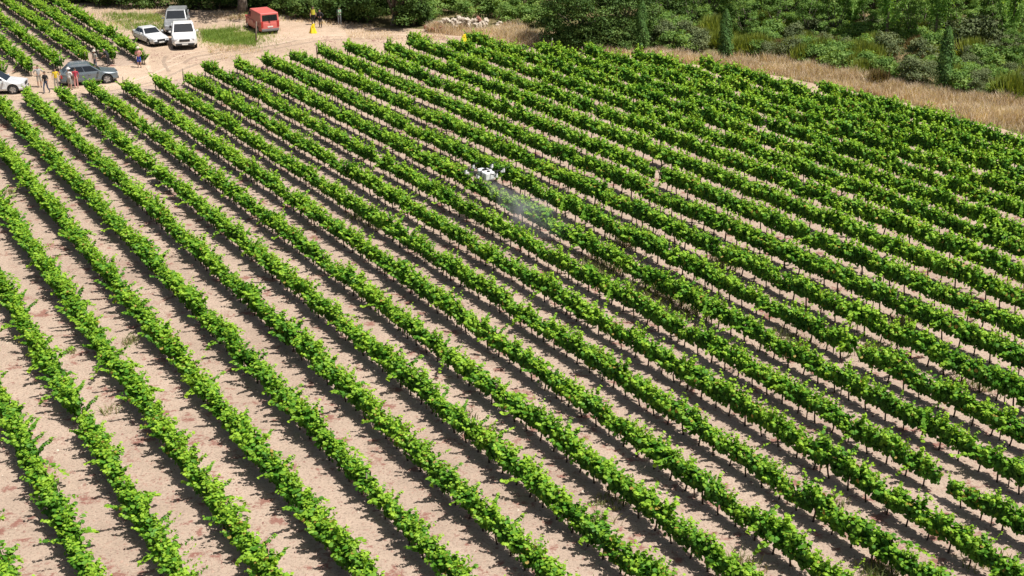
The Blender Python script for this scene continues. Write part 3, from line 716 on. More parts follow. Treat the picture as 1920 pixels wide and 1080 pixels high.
# trees on the right
POP = [lib(f'pop{i}', poplar, 720+i, 11+i*.8, 2.1) for i in range(3)]
for i, (px, py, s, lab) in enumerate([(1590, 74, .85, 'bright green upright tree left of the pale trunked one'), (1660, 92, .95, 'bright green upright tree with thin pale trunk above the scrub'), (1752, 92, .9, 'bright green upright tree behind the solitary cypress'),
                                      (1890, 104, .95, 'bright green upright tree right of the grey olive bush'), (1835, 22, 1.0, 'bright green upright tree behind the grey olive bush')]):
    plant('upright_tree', 'tree', lab, 'bright upright trees', POP[i % 3], at(px, py), s, names=('crown', 'trunk'))
MIX = [lib(f'mix{i}', oak, 740+i*5, 7.5, 2.5, .2, 'bush', 9000, 60, .19, .16) for i in range(3)]
for i, (px, py, s) in enumerate([(1330, 45, .8), (1400, 55, .9), (1440, 40, 1.0), (1480, 56, .95), (1535, 52, 1.0), (1570, 30, 1.0), (1630, 40, 1.0), (1700, 56, .95), (1730, 40, 1.0), (1795, 50, .85), (1860, 50, .95), (1925, 58, 1.0), (1960, 70, 1.0), (1370, 22, 1.0), (1510, 16, 1.05), (1680, 14, 1.05), (1780, 12, 1.1), (1900, 24, 1.1), (1290, 8, 1.0), (1230, 8, 1.0), (1180, 10, 1.0), (1070, 20, .9), (2010, 60, 1.0), (1215, 60, .55), (1300, 62, .6), (1395, 74, .5), (1455, 72, .6), (1515, 78, .6), (1560, 74, .7), (1625, 78, .55), (1700, 80, .6), (1725, 74, .6), (1800, 84, .6), (1866, 88, .6), (1925, 100, .65), (1900, 128, .5)]):
    plant('thicket_tree', 'tree', f'{"small" if s < .8 else "tall"} leafy thicket tree {near(at(px, py))}', 'thicket trees above the scrub', MIX[i % 3], at(px, py), s)
OL = [lib(f'ol{i}', shrub, 770+i, 1.5, 2.4, 'olive', 2400, 20, .16) for i in range(2)]
plant('olive_bush', 'bush', 'tall grey green olive bush beside the solitary cypress', None, OL[0], at(1832, 104), 1.45, names=SHN)
BRM = [lib(f'brm{i}', broom, 790+i) for i in range(3)]
BRB = [lib(f'brb{i}', broom, 800+i, 1.0, 1.3, 'brown') for i in range(2)]
SB = [lib(f'sb{i}', shrub, 810+i, 1.2, 1.5, 'bush', 1500, 15, .15) for i in range(3)]
def taken(p, lst, d): return any((p-q).length < d for q in lst)
spots = []; rs = random.Random(77); cnt = 0
top = lambda x: 52+.03*(x-1220)
bot = lambda x: np.interp(x, [1200, 1340, 1500, 1640, 1760, 1920, 2000], [92, 100, 116, 148, 170, 192, 200])
while cnt < 420:
    x = rs.uniform(1215, 1990); y = rs.uniform(top(x), bot(x)); p = at(x, y); cnt += 1
    if taken(p, spots, .95): continue
    if abs(x-1358) < 22 and y > 95 or abs(x-1767) < 20 and y > 150 or abs(x-1202) < 14: continue
    spots.append(p); q = rs.random(); s = rs.uniform(.6, 1.35)
    if q < .20: plant('broom_shrub', 'shrub', f'{sized(s)} yellow green broom shrub {near(p)}', 'broom shrubs in the scrub', BRM[rs.randrange(3)], p, s, names=SHN)
    elif q < .36: plant('withered_shrub', 'shrub', f'{sized(s)} withered brown shrub {near(p)}', 'withered shrubs in the scrub', BRB[rs.randrange(2)], p, s, names=SHN)
    elif q < .80: plant('scrub_bush', 'bush', f'{sized(s)} mid green leafy bush {near(p)}', 'leafy bushes in the scrub', SB[rs.randrange(3)], p, s, names=SHN)
    else: plant('greyish_bush', 'bush', f'{sized(s)} grey green bush {near(p)}', 'grey bushes in the scrub', OL[rs.randrange(2)], p, s*.75, names=SHN)
plant('bare_bush', 'bush', 'dark leafless bush at the upper edge of the dry grass', None, lib('bare', broom, 830, .9, 1.3, 'brown', 500), at(1645, 160), 1.1, names=SHN)

# ------------------------------------------------------------------ rock pile
p = at(872, 52); rp = thing('rock_pile', 'long heap of pale stones at the edge of the parking ground', 'rock pile', (p.x, p.y, 0))
RM = [rock_mesh(i, M['redrock'] if i == 0 else M['rock']) for i in range(9)]
for i in range(95):
    u = random.gauss(0, 1.9); u = max(-3.6, min(3.6, u)); v = random.gauss(0, .45); s = random.uniform(.3, .75)
    z = max(0.05, 1.0*(1-(u/3.9)**2)*math.exp(-(v/.6)**2)*random.uniform(.4, 1))
    link('rock', RM[random.randrange(1, 9) if i % 14 else 0], rp, (u, v+.12*u, z), (random.uniform(0, 6),)*3, (s, s, s))
p = at(815, 60); rp2 = thing('rock_pile', 'small low heap of reddish stones beside the pale one', 'rock pile', (p.x, p.y, 0))
for i in range(22):
    s = random.uniform(.15, .4); link('rock', RM[0], rp2, (random.gauss(0, .5), random.gauss(0, .3), random.uniform(.03, .5)), (random.uniform(0, 6),)*3, (s, s, s))

# ------------------------------------------------------------------ vehicles
def prism(outline, W, bevel=.05, plan=None, seg=2):
    """side outline (x,z) extruded across the car, ends drawn in by plan(x)"""
    bm = bmesh.new()
    L = [bm.verts.new((x, W, z)) for x, z in outline]; R = [bm.verts.new((x, -W, z)) for x, z in outline]
    n = len(outline)
    bm.faces.new(L); bm.faces.new(R[::-1])
    for i in range(n): bm.faces.new((L[i], R[i], R[(i+1) % n], L[(i+1) % n]))
    if plan:
        for v in bm.verts: v.co.y *= plan(v.co.x, v.co.z)
    bmesh.ops.recalc_face_normals(bm, faces=bm.faces[:])
    es = [e for e in bm.edges if abs(abs(e.verts[0].co.y)-abs(e.verts[1].co.y)) < .2 and e.verts[0].co.y*e.verts[1].co.y > 0 and min(e.verts[0].co.z, e.verts[1].co.z) > .3]
    if bevel: bmesh.ops.bevel(bm, geom=es, offset=bevel, segments=seg, affect='EDGES', profile=.5)
    bmesh.ops.triangulate(bm, faces=[f for f in bm.faces if len(f.verts) > 4])
    return bm
def arch(cx, r, z0, n=8):
    return [(cx+r*cos(pi-pi*i/n), z0+r*sin(pi-pi*i/n)) for i in range(n+1)]
def arch_up(cx, cz, r, zs):
    """wheel cut-out from rear to front, starting and ending at sill height zs"""
    a0 = math.asin(max(-1, min(1, (zs-cz)/r))); pts = []
    for i in range(11):
        a = (pi-a0)+(a0-(pi-a0))*i/10; pts.append((cx+r*cos(a), cz+r*sin(a)))
    return pts
def frustum(x0b, x1b, x0t, x1t, wb, wt, zb, zt, bevel=.06):
    bm = bmesh.new(); v = [bm.verts.new(c) for c in ((x0b, -wb, zb), (x1b, -wb, zb), (x1b, wb, zb), (x0b, wb, zb), (x0t, -wt, zt), (x1t, -wt, zt), (x1t, wt, zt), (x0t, wt, zt))]
    for f in ((0, 3, 2, 1), (4, 5, 6, 7), (0, 1, 5, 4), (1, 2, 6, 5), (2, 3, 7, 6), (3, 0, 4, 7)): bm.faces.new([v[i] for i in f])
    bmesh.ops.bevel(bm, geom=[e for e in bm.edges if max(a.co.z for a in e.verts) > zb+.01], offset=bevel, segments=3, affect='EDGES', profile=.6)
    return bm
def panel(c4, th=.012, out=(0, 0, 0)):
    """thin glass pane from four corners, pushed out along its own normal"""
    c = [Vector(p) for p in c4]; n = (c[1]-c[0]).cross(c[3]-c[0]).normalized()
    if n.dot(Vector(out)) < 0: n = -n
    bm = bmesh.new(); A = [bm.verts.new(p-n*.01) for p in c]; B = [bm.verts.new(p+n*th) for p in c]
    bm.faces.new(A); bm.faces.new(B)
    for i in range(4): bm.faces.new((A[i], A[(i+1) % 4], B[(i+1) % 4], B[i]))
    return bm
def lerp(a, b, u): return tuple(x+(y-x)*u for x, y in zip(a, b))
def quad_in(bl, br, tr, tl, u0, u1, v0, v1):
    def q(u, v): return lerp(lerp(bl, br, u), lerp(tl, tr, u), v)
    return [q(u0, v0), q(u1, v0), q(u1, v1), q(u0, v1)]
def tyre_bm(r, wd, hub):
    bm = bmesh.new(); prof = [(hub, -wd/2), (r-.03, -wd/2), (r, -wd/2+.04), (r, wd/2-.04), (r-.03, wd/2), (hub, wd/2)]
    n = 22; rings = [[bm.verts.new((p[0]*cos(2*pi*i/n), p[1], p[0]*sin(2*pi*i/n))) for p in prof] for i in range(n)]
    for i in range(n):
        for j in range(len(prof)-1): bm.faces.new((rings[i][j], rings[i][j+1], rings[(i+1) % n][j+1], rings[(i+1) % n][j]))
    return bm
WHEEL = {}
def wheel(parent, x, y, r, wd=.23):
    key = round(r, 2)
    if key not in WHEEL:
        hub = r*.66
        t_ = bm_mesh('tyre', tyre_bm(r, wd, hub), M['rubber'])
        bm = bmesh.new(); cyl(bm, (0, -.02, 0), (0, .06, 0), hub*.22, None, 10)
        for i in range(5):
            a = 2*pi*i/5; bx(bm, (cos(a)*hub*.55, .05, sin(a)*hub*.55), (hub*.95, .035, hub*.27), Matrix.Rotation(-a, 3, 'Y'))
        cyl(bm, (0, -.04, 0), (0, -.02, 0), hub*.99, None, 20)
        rim_ = bm_mesh('rim', bm, M['alloy'])
        WHEEL[key] = (t_, rim_)
    w_ = link('wheel', WHEEL[key][0], parent, (x, y, r), (0, 0, 0 if y > 0 else pi))
    link('rim', WHEEL[key][1], w_, (0, .055, 0))
def addp(parent, name, bm, mat, smooth=False):
    return link(name, bm_mesh(name, bm, mat, smooth), parent)
def vehicle(name, label, cat, loc, rz, paint, L, W, hood, belt, roof, cab, sill=.30, wr=.35, wx=None, nose=.72, tailz=None, wt=None, bed=None, rails=False, van=False, group=None):
    """cab = (x rear bottom, x front bottom, x rear top, x front top); x runs forward"""
    o = thing(name, label, cat, (loc.x, loc.y, 0), rz, group)
    xr, xf = -L/2, L/2; wx = wx or (xr+.85, xf-.88); hw = W/2; mt = M[paint]
    tailz = tailz or belt; wt = wt or hw*.78
    top = [(xf-.02, nose-.16), (xf-.10, nose), (cab[1]+.02, hood), (cab[1]-.12, belt)]
    ar = wr+.07
    low = [(xr+.05, sill+.04)]+arch_up(wx[0], wr, ar, sill)+arch_up(wx[1], wr, ar, sill)+[(xf-.08, sill+.02), (xf, sill+.22)]
    rear = [(cab[0]+.05, belt), (xr+.06, tailz), (xr, tailz-.2), (xr, sill+.25)]
    outline = low+top+rear
    def plan(x, z):
        k = 1.0
        if x > xf-.75: k -= .17*((x-xf+.75)/.75)**2
        if x < xr+.5: k -= .09*((xr+.5-x)/.5)**2
        if z > belt-.05: k -= .05
        if z < sill+.12: k -= .04
        return k
    addp(o, 'body', prism(outline, hw, .05, plan), mt)
    bmu = bmesh.new(); bx(bmu, (0, 0, sill+.08), (L*.93, W*.72, .25)); addp(o, 'underbody', bmu, M['plastic'])
    x0b, x1b, x0t, x1t = cab
    cb = addp(o, 'cabin', frustum(x0b, x1b, x0t, x1t, hw*.94, wt, belt-.06, roof), mt)
    zb, zt = belt-.02, roof-.02
    def corner(xb, xt, s, z):
        u = (z-(belt-.06))/(roof-belt+.06); return (xb+(xt-xb)*u, s*(hw*.94+(wt-hw*.94)*u), z)
    fl, fr = corner(x1b, x1t, 1, zb), corner(x1b, x1t, -1, zb); ftl, ftr = corner(x1b, x1t, 1, zt), corner(x1b, x1t, -1, zt)
    rl, rr = corner(x0b, x0t, 1, zb), corner(x0b, x0t, -1, zb); rtl, rtr = corner(x0b, x0t, 1, zt), corner(x0b, x0t, -1, zt)
    addp(cb, 'windscreen', panel(quad_in(fl, fr, ftr, ftl, .06, .94, .06, .90), out=(1, 0, .5)), M['glass'])
    rw = addp(cb, 'rear_window', panel(quad_in(rl, rr, rtr, rtl, .09, .91, .14, .82), out=(-1, 0, .3)), M['glass'])
    if not van:
        nwin = 3 if rails else 2
        for s in (1, -1):
            A, B, C, D = (rl, fl, ftl, rtl) if s > 0 else (rr, fr, ftr, rtr)
            cuts = [(.05, .24), (.265, .56), (.585, .95)] if nwin == 3 else [(.08, .5), (.53, .95)]
            for u0, u1 in cuts:
                addp(cb, 'side_window', panel(quad_in(A, B, C, D, u0, u1, .14, .84), out=(0, s, .2)), M['glass'])
    for s in (1, -1):
        y = s*(hw+.004)
        # doors, mirrors, lamps
        spans = [(x1b-1.12, x1b-.22), (x1b-2.05, x1b-1.16)] if (cab[1]-cab[0]) > 1.9 else [(x1b-1.25, x1b-.2)]
        for a, b in spans:
            bmd = bmesh.new(); bx(bmd, ((a+b)/2, y-s*.02, (sill+.16+belt-.12)/2), (b-a, .05, belt-.12-sill-.16), None, .02)
            d = addp(o, 'door', bmd, mt)
            bmd = bmesh.new(); bx(bmd, (a+.14, y+s*.012, belt-.2), (.17, .03, .03)); addp(d, 'handle', bmd, M['greyplastic'])
        bmd = bmesh.new(); bx(bmd, (x1b-.32, s*(hw+.11), belt+.06), (.13, .2, .15), None, .03); addp(o, 'mirror', bmd, mt)
        bmd = bmesh.new(); bx(bmd, (xf-.14, s*hw*.64, nose-.09), (.22, hw*.36, .15), Matrix.Rotation(s*-.3, 3, 'Z'), .03); addp(o, 'headlight', bmd, M['lamp'])
        bmd = bmesh.new(); bx(bmd, (xr+.05, s*hw*.80, tailz-.25), (.16, hw*.24, .26 if not van else .55), None, .03); addp(o, 'tail_light', bmd, M['tail'])
        for x in wx: wheel(o, x, s*(hw-.125), wr)
        if rails:
            bmd = bmesh.new(); cyl(bmd, (x0t+.1, s*(wt-.06), roof+.04), (x1t-.15, s*(wt-.06), roof+.04), .02, None, 8)
            for x in (x0t+.15, (x0t+x1t)/2, x1t-.2): bx(bmd, (x, s*(wt-.06), roof+.015), (.06, .04, .06))
            addp(o, 'roof_rail', bmd, M['alloy'])
    bmd = bmesh.new(); bx(bmd, (xf-.06, 0, nose-.16), (.16, W*.42, .20), None, .03); addp(o, 'grille', bmd, M['plastic'])
    bmd = bmesh.new(); bx(bmd, (xf-.05, 0, sill+.12), (.2, W*.74, .17), None, .04); addp(o, 'front_bumper', bmd, M['plastic'])
    bmd = bmesh.new(); bx(bmd, (xr+.05, 0, sill+.14), (.2, W*.86, .22), None, .04); addp(o, 'rear_bumper', bmd, M['greyplastic'])
    bmd = bmesh.new(); bx(bmd, (xf+.055, 0, sill+.14), (.02, .5, .11)); addp(o, 'front_plate', bmd, M['plate'])
    bmd = bmesh.new(); bx(bmd, (xr-.012, 0, tailz-.42 if not van else .72), (.03, .5, .12)); addp(o, 'rear_plate', bmd, M['plate'])
    return o
def heading(a, b): d = at(*b)-at(*a); return math.atan2(d.y, d.x)
SUV = dict(L=4.35, W=1.86, hood=1.02, belt=1.04, roof=1.60, cab=(-2.08, 1.0, -1.38, .05), nose=.88, tailz=1.05, wr=.37, rails=True, wx=(-1.36, 1.30))
vehicle('parked_car', 'slate blue estate car parked side on between the two vineyard blocks', 'car', at(168, 155), heading((147, 157), (206, 152)), 'slate', **SUV)
p = at(12, 172); vehicle('parked_car', 'silver parked car with its nose behind the end of a vine row', 'car', at(-3, 173), RAD(7), 'silver', **SUV)
vehicle('parked_car', 'silver coupe with dark windscreen at the end of a vine row', 'car', at(284, 80), RAD(-52), 'silver', 4.3, 1.76, .90, .94, 1.36, (-1.75, .55, -1.15, -.25), nose=.74, wr=.32, wt=.60)
# pickups
PK = dict(L=5.3, W=2.12, hood=1.2, belt=1.24, roof=1.98, cab=(-.85, .95, -.68, .25), nose=1.04, tailz=1.20, wr=.41, sill=.42, wx=(-1.6, 1.6))
pk = vehicle('pickup_truck', 'white pickup truck parked facing the vineyard beside the silver coupe', 'pickup', at(346, 83), RAD(-76), 'white', **PK)
def bed(o, W, x0, x1, z, paint):
    bm = bmesh.new()
    for s in (1, -1): bx(bm, ((x0+x1)/2, s*(W/2-.09), z+.10), (x1-x0, .09, .3), None, .02)
    bx(bm, (x0+.05, 0, z+.10), (.09, W-.2, .3), None, .02)
    addp(o, 'load_bed', bm, M[paint])
    bm = bmesh.new(); bx(bm, ((x0+x1)/2, 0, z+.015), (x1-x0-.12, W-.28, .02)); addp(o, 'bed_floor', bm, M['plastic'])
bed(pk, 2.0, -2.55, -.92, 1.20, 'white')
pk2 = vehicle('pickup_truck', 'grey pickup truck parked behind the white one', 'pickup', at(333, 57), RAD(-82), 'greypaint', **PK)
bed(pk2, 2.0, -2.55, -.92, 1.20, 'greypaint')
bm = frustum(-2.53, -.90, -2.35, -.92, .93, .80, 1.34, 1.86); tp = addp(pk2, 'canopy_cover', bm, M['greypaint'])
bm = bmesh.new(); bx(bm, (-1.7, .885, 1.58), (1.1, .03, .24)); addp(tp, 'side_window', bm, M['glass'])
# red panel van seen from behind
va = vehicle('panel_van', 'faded red panel van with its rear doors towards the vineyard', 'van', at(492, 56), RAD(118), 'red', 4.7, 1.9, 1.12, 1.15, 1.95, (-2.33, 1.62, -2.26, .75), nose=.98, tailz=1.2, wr=.33, wx=(-1.5, 1.5), van=True, wt=.84)
for s in (1, -1):
    bm = panel([(1.30, s*.905, 1.20), (.55, s*.905, 1.20), (.45, s*.862, 1.72), (.80, s*.862, 1.72)], out=(0, s, .1)); addp(va, 'cab_window', bm, M['glass'])
bm = bmesh.new(); bx(bm, (-2.33, 0, 1.02), (.05, .02, 1.3)); addp(va, 'door_gap', bm, M['plastic'])
bm = bmesh.new(); bx(bm, (-2.36, 0.1, 1.33), (.03, .025, .34)); bx(bm, (-2.36, 0.05, 1.17), (.03, .14, .03)); addp(va, 'wiper', bm, M['plastic'])

# ------------------------------------------------------------------ people
def person(label, loc, rz, top, bottom, h=1.72, pose='stand', hat=None, shoes=(0.05, 0.045, 0.04), sleeves='short', legs='long', extra=None):
    k = h/1.72
    J = dict(pel=(0, 0, .94), wai=(0, .0, 1.08), che=(0, .01, 1.30), nek=(0, 0, 1.47), hd=(0, .025, 1.58), ht=(0, .015, 1.675))
    for s, n in ((1, 'l'), (-1, 'r')):
        J['hip'+n] = (s*.095, 0, .89); J['kne'+n] = (s*.105, .02, .49); J['ank'+n] = (s*.11, -.02, .09); J['toe'+n] = (s*.13, .15, .035)
        J['sho'+n] = (s*.185, 0, 1.405); J['elb'+n] = (s*.245, -.02, 1.12); J['wri'+n] = (s*.25, .09, .89); J['han'+n] = (s*.245, .12, .81)
    if pose == 'hips':
        for s, n in ((1, 'l'), (-1, 'r')): J['elb'+n] = (s*.36, -.06, 1.15); J['wri'+n] = (s*.19, .06, 1.02); J['han'+n] = (s*.13, .10, 1.0)
    if pose == 'fold':
        for s, n in ((1, 'l'), (-1, 'r')): J['elb'+n] = (s*.26, .04, 1.12); J['wri'+n] = (s*.05, .20, 1.18); J['han'+n] = (-s*.03, .2, 1.2)
    if pose == 'phone':
        for s, n in ((1, 'l'), (-1, 'r')): J['elb'+n] = (s*.25, .08, 1.14); J['wri'+n] = (s*.09, .27, 1.27); J['han'+n] = (s*.05, .31, 1.33)
    if pose == 'walk':
        J['knel'] = (.10, .16, .50); J['ankl'] = (.11, .18, .09); J['toel'] = (.12, .35, .04); J['kner'] = (-.10, -.02, .49); J['ankr'] = (-.11, -.24, .12); J['toer'] = (-.12, -.10, .04)
    if pose == 'bend':
        for q in ('wai', 'che', 'nek', 'hd', 'ht', 'shol', 'shor', 'elbl', 'elbr', 'wril', 'wrir', 'hanl', 'hanr'):
            v = Vector(J[q])-Vector((0, 0, .96)); v = Matrix.Rotation(-RAD(42), 3, 'X') @ v; J[q] = tuple(v+Vector((0, -.08, .95)))
        for n, s in (('l', 1), ('r', -1)):
            e = Vector(J['sho'+n]); J['elb'+n] = tuple(e+Vector((s*.03, .05, -.28))); J['wri'+n] = tuple(e+Vector((0, .2, -.45))); J['han'+n] = tuple(e+Vector((0, .26, -.5)))
    R = dict(pel=(.145, .115), wai=(.13, .10), che=(.155, .115), nek=(.052, .055), hd=(.078, .095), ht=(.06, .075))
    for n in 'lr':
        R['hip'+n] = (.085, .09); R['kne'+n] = (.058, .06); R['ank'+n] = (.04, .045); R['toe'+n] = (.04, .03)
        R['sho'+n] = (.062, .06); R['elb'+n] = (.043, .043); R['wri'+n] = (.028, .03); R['han'+n] = (.036, .02)
    B = [('pel', 'wai', 't'), ('wai', 'che', 't'), ('che', 'nek', 't'), ('nek', 'hd', 's'), ('hd', 'ht', 's')]
    for n in 'lr':
        B += [('pel', 'hip'+n, 'b'), ('hip'+n, 'kne'+n, 'b'), ('kne'+n, 'ank'+n, 'b' if legs == 'long' else 's'), ('ank'+n, 'toe'+n, 'f'),
              ('che', 'sho'+n, 't'), ('sho'+n, 'elb'+n, 't'), ('elb'+n, 'wri'+n, 't' if sleeves == 'long' else 's'), ('wri'+n, 'han'+n, 's')]
    names = list(J); V = [tuple(Vector(J[n])*k) for n in names]
    me = bpy.data.meshes.new('person_skeleton'); me.from_pydata(V, [(names.index(a), names.index(b)) for a, b, c in B], [])
    ob = bpy.data.objects.new('tmp', me); COL.objects.link(ob)
    ob.modifiers.new('s', 'SKIN'); ob.modifiers.new('d', 'SUBSURF').levels = 1
    for i, n in enumerate(names):
        sv = me.skin_vertices[0].data[i]; sv.radius = (R[n][0]*k, R[n][1]*k); sv.use_root = (n == 'pel')
    dg_ = bpy.context.evaluated_depsgraph_get(); body = bpy.data.meshes.new_from_object(ob.evaluated_get(dg_))
    bpy.data.objects.remove(ob)
    body.materials.clear()
    mats = {'t': top, 'b': bottom, 's': M['skin'], 'f': cloth('shoe_%02d' % int(shoes[0]*100), shoes)}
    keys = ['t', 'b', 's', 'f']
    for q in keys: body.materials.append(mats[q])
    seg = [(Vector(J[a])*k, Vector(J[b])*k, c) for a, b, c in B]
    for f in body.polygons:
        c = f.center; best, bt = 9, 's'
        for a, b, ty in seg:
            d = b-a; u = max(0, min(1, (c-a).dot(d)/d.length_squared)); dd = (c-a-d*u).length
            if dd < best: best, bt = dd, ty
        f.material_index = keys.index(bt); f.use_smooth = True
    # five fingers on each hand, joined to the body mesh
    bmb = bmesh.new(); bmb.from_mesh(body)
    for n, s in (('l', 1), ('r', -1)):
        hpt = Vector(J['han'+n])*k; wr_ = Vector(J['wri'+n])*k; d = (hpt-wr_).normalized()
        sidev = Vector((0, 1, 0)).cross(d); sidev = sidev.normalized() if sidev.length > .1 else Vector((1, 0, 0)); sidev = d.cross(sidev).normalized()
        before = set(bmb.faces)
        for i, (off, ln) in enumerate(((-.03, .07), (-.01, .08), (.01, .075), (.028, .06))):
            a = hpt+d*.015+sidev*off*k; m_ = a+d*ln*.5*k; e = m_+(d*.8+Vector((-s*.6, 0, 0))).normalized()*ln*.5*k
            cyl(bmb, a, m_, .009*k, .0085*k, 6); cyl(bmb, m_, e, .0085*k, .006*k, 6)
        a = wr_+(hpt-wr_)*.45-sidev*.025*k; e = a+(d*.6-sidev*.7).normalized()*.06*k; cyl(bmb, a, e, .011*k, .008*k, 6)
        for f in bmb.faces:
            if f not in before: f.material_index = 2
    bmb.to_mesh(body); bmb.free(); body.name = 'person'
    o = link('person', body, None, (loc.x, loc.y, 0), (0, 0, rz)); tag(o, label, 'person', 'people standing about the vineyard')
    hc = Vector(J['hd'])*k; tc_ = Vector(J['ht'])*k; up = (tc_-hc).normalized()
    Rm = up.to_track_quat('Z', 'Y').to_matrix() if pose == 'bend' else Matrix.Identity(3)
    bm = bmesh.new(); bmesh.ops.create_uvsphere(bm, u_segments=14, v_segments=9, radius=1)
    bmesh.ops.delete(bm, geom=[v for v in bm.verts if v.co.z < -.25 or (v.co.y > .45 and v.co.z < .35)], context='VERTS')
    bmesh.ops.transform(bm, matrix=Matrix.Translation(hc+up*.055*k) @ Rm.to_4x4() @ Matrix.Diagonal((.088*k, .108*k, .10*k, 1)), verts=bm.verts)
    addp(o, 'hair', bm, M['hair'], True)
    for s in (1, -1):
        bm = bmesh.new(); bmesh.ops.create_icosphere(bm, subdivisions=1, radius=.012*k, matrix=Matrix.Translation(hc+Rm @ Vector((s*.032*k, .092*k, .015*k)))); addp(o, 'eye', bm, M['carbon'])
        bm = bmesh.new(); bmesh.ops.create_icosphere(bm, subdivisions=1, radius=.024*k, matrix=Matrix.Translation(hc+Rm @ Vector((s*.083*k, .0, .0)))); addp(o, 'ear', bm, M['skin'])
    bm = bmesh.new(); cyl(bm, hc+Rm @ Vector((0, .08*k, .02*k)), hc+Rm @ Vector((0, .115*k, -.015*k)), .008*k, .016*k, 6); addp(o, 'nose', bm, M['skin'])
    bm = bmesh.new(); bx(bm, hc+Rm @ Vector((0, .088*k, -.045*k)), (.045*k, .012, .01)); addp(o, 'mouth', bm, cloth('lip', (.35, .12, .1)))
    if hat:
        bm = bmesh.new(); c = hc+up*.085*k
        bmesh.ops.create_cone(bm, cap_ends=True, segments=18, radius1=.17*k, radius2=.165*k, depth=.015, matrix=Matrix.Translation(c) @ Rm.to_4x4())
        bmesh.ops.create_cone(bm, cap_ends=True, segments=18, radius1=.112*k, radius2=.088*k, depth=.12*k, matrix=Matrix.Translation(c+up*.062*k) @ Rm.to_4x4())
        addp(o, 'hat', bm, hat)
    if extra: extra(o, k, J)
    return o
def vest(col, stripe=None):
    def f(o, k, J):
        bm = bmesh.new(); bmesh.ops.create_cone(bm, cap_ends=False, segments=18, radius1=.185*k, radius2=.20*k, depth=.48*k)
        for v in bm.verts: v.co.y *= .78; v.co.z += 1.2*k
        vv = addp(o, 'vest', bm, col, True)
        if stripe:
            for s in (1, -1):
                bm = bmesh.new(); bx(bm, (s*.085*k, 0, 1.2*k), (.05, .315*k, .485*k)); addp(vv, 'stripe', bm, stripe)
    return f
c_ = cloth
white_c = c_('white_cotton', (.75, .74, .72)); grey_c = c_('grey_cotton', (.42, .43, .42)); dark_c = c_('dark_cotton', (.03, .03, .035)); jean = c_('blue_denim', (.07, .10, .17))
straw = c_('pale_straw', (.72, .66, .55)); khaki = c_('stone_cotton', (.38, .36, .31)); pink = c_('pink_cotton', (.70, .33, .30)); blue = c_('bright_blue_cotton', (.04, .09, .50)); yel = c_('yellow_cotton', (.72, .52, .03)); redc = c_('red_cotton', (.48, .05, .08)); hivis = c_('hi_vis_yellow', (.62, .60, .06)); refl = c_('reflective_band', (.72, .76, .74)); green_c = c_('hi_vis_green', (.20, .55, .24))
person('person in pink top, blue shorts and pale hat near a vine row end', at(262, 127), RAD(185), pink, blue, 1.72, 'fold', straw, legs='short')
person('person in dark clothes bending by the vine row end post', at(204, 125), RAD(70), dark_c, dark_c, 1.7, 'bend', None, sleeves='short')
person('person in a pale straw hat behind the slate blue car', at(180, 131), RAD(150), khaki, jean, 1.62, 'stand', straw)
person('person in a pale grey shirt and shorts beside the silver car', at(75, 164), RAD(200), grey_c, khaki, 1.76, 'hips', None, legs='short')
person('person in a dark shirt and jeans walking beside the silver car', at(88, 175), RAD(160), dark_c, jean, 1.72, 'walk')
person('person in a yellow shirt at the tail of the slate blue car', at(107, 168), RAD(200), yel, khaki, 1.7, 'stand')
person('person in white shirt, grey shorts and hat behind the slate blue car', at(132, 169), RAD(-20), white_c, khaki, 1.74, 'phone', c_('white_hat', (.78, .76, .74)), legs='short')
person('person in a red top beside the white shirted one', at(144, 166), RAD(20), redc, pink, 1.64, 'stand', None)
person('person in a yellow vest and dark trousers in the shade of the trees', at(588, 47), RAD(190), dark_c, dark_c, 1.78, 'stand', None, sleeves='short', extra=vest(hivis))
person('person in dark work clothes beside the yellow vested one', at(601, 52), RAD(150), dark_c, dark_c, 1.74, 'hips', None, sleeves='long')
person('person in a pale striped green vest in the tree shade', at(637, 47), RAD(200), dark_c, c_('grey_trousers', (.20, .22, .23)), 1.74, 'fold', None, sleeves='long', extra=vest(green_c, refl))

# ------------------------------------------------------------------ yellow markers, stakes
def marker(label, loc, post=0.0):
    o = thing('yellow_marker', label, 'marker', (loc.x, loc.y, 0), .4)
    bm = bmesh.new(); z0 = post
    bmesh.ops.create_cone(bm, cap_ends=True, segments=14, radius1=.36, radius2=.16, depth=.62, matrix=Matrix.Translation((0, 0, z0+.33)))
    bmesh.ops.create_cone(bm, cap_ends=True, segments=14, radius1=.16, radius2=.10, depth=.16, matrix=Matrix.Translation((.03, 0, z0+.71)))
    r = random.Random(3)
    for v in bm.verts: v.co.x += r.uniform(-.05, .05); v.co.y += r.uniform(-.05, .05)
    addp(o, 'sack', bm, M['yellow'])
    bm = bmesh.new(); bx(bm, (.10, 0, z0+.80), (.22, .04, .1), None, .015); addp(o, 'tied_end', bm, M['yellow'])
    if post:
        bm = bmesh.new(); cyl(bm, (0, 0, -.05), (0, 0, post+.2), .045, .04, 8); addp(o, 'post', bm, M['wood'])
    return o
marker('bright yellow tied sack on the open ground before the workers', at(587, 62))
marker('bright yellow sack on a post at the vineyard edge below the rocks', at(870, 94), .55)
STK = [(1033, 97, 1.2, 'thin pale stake in the dry grass beside the large evergreen'), (1679, 204, 1.0, 'thin pale stake at the path edge below the dark bush'), (480, 80, 1.9, 'leaning weathered post beside the red van'), (801, 101, 1.5, 'dark wooden post at a row end below the low oak')]
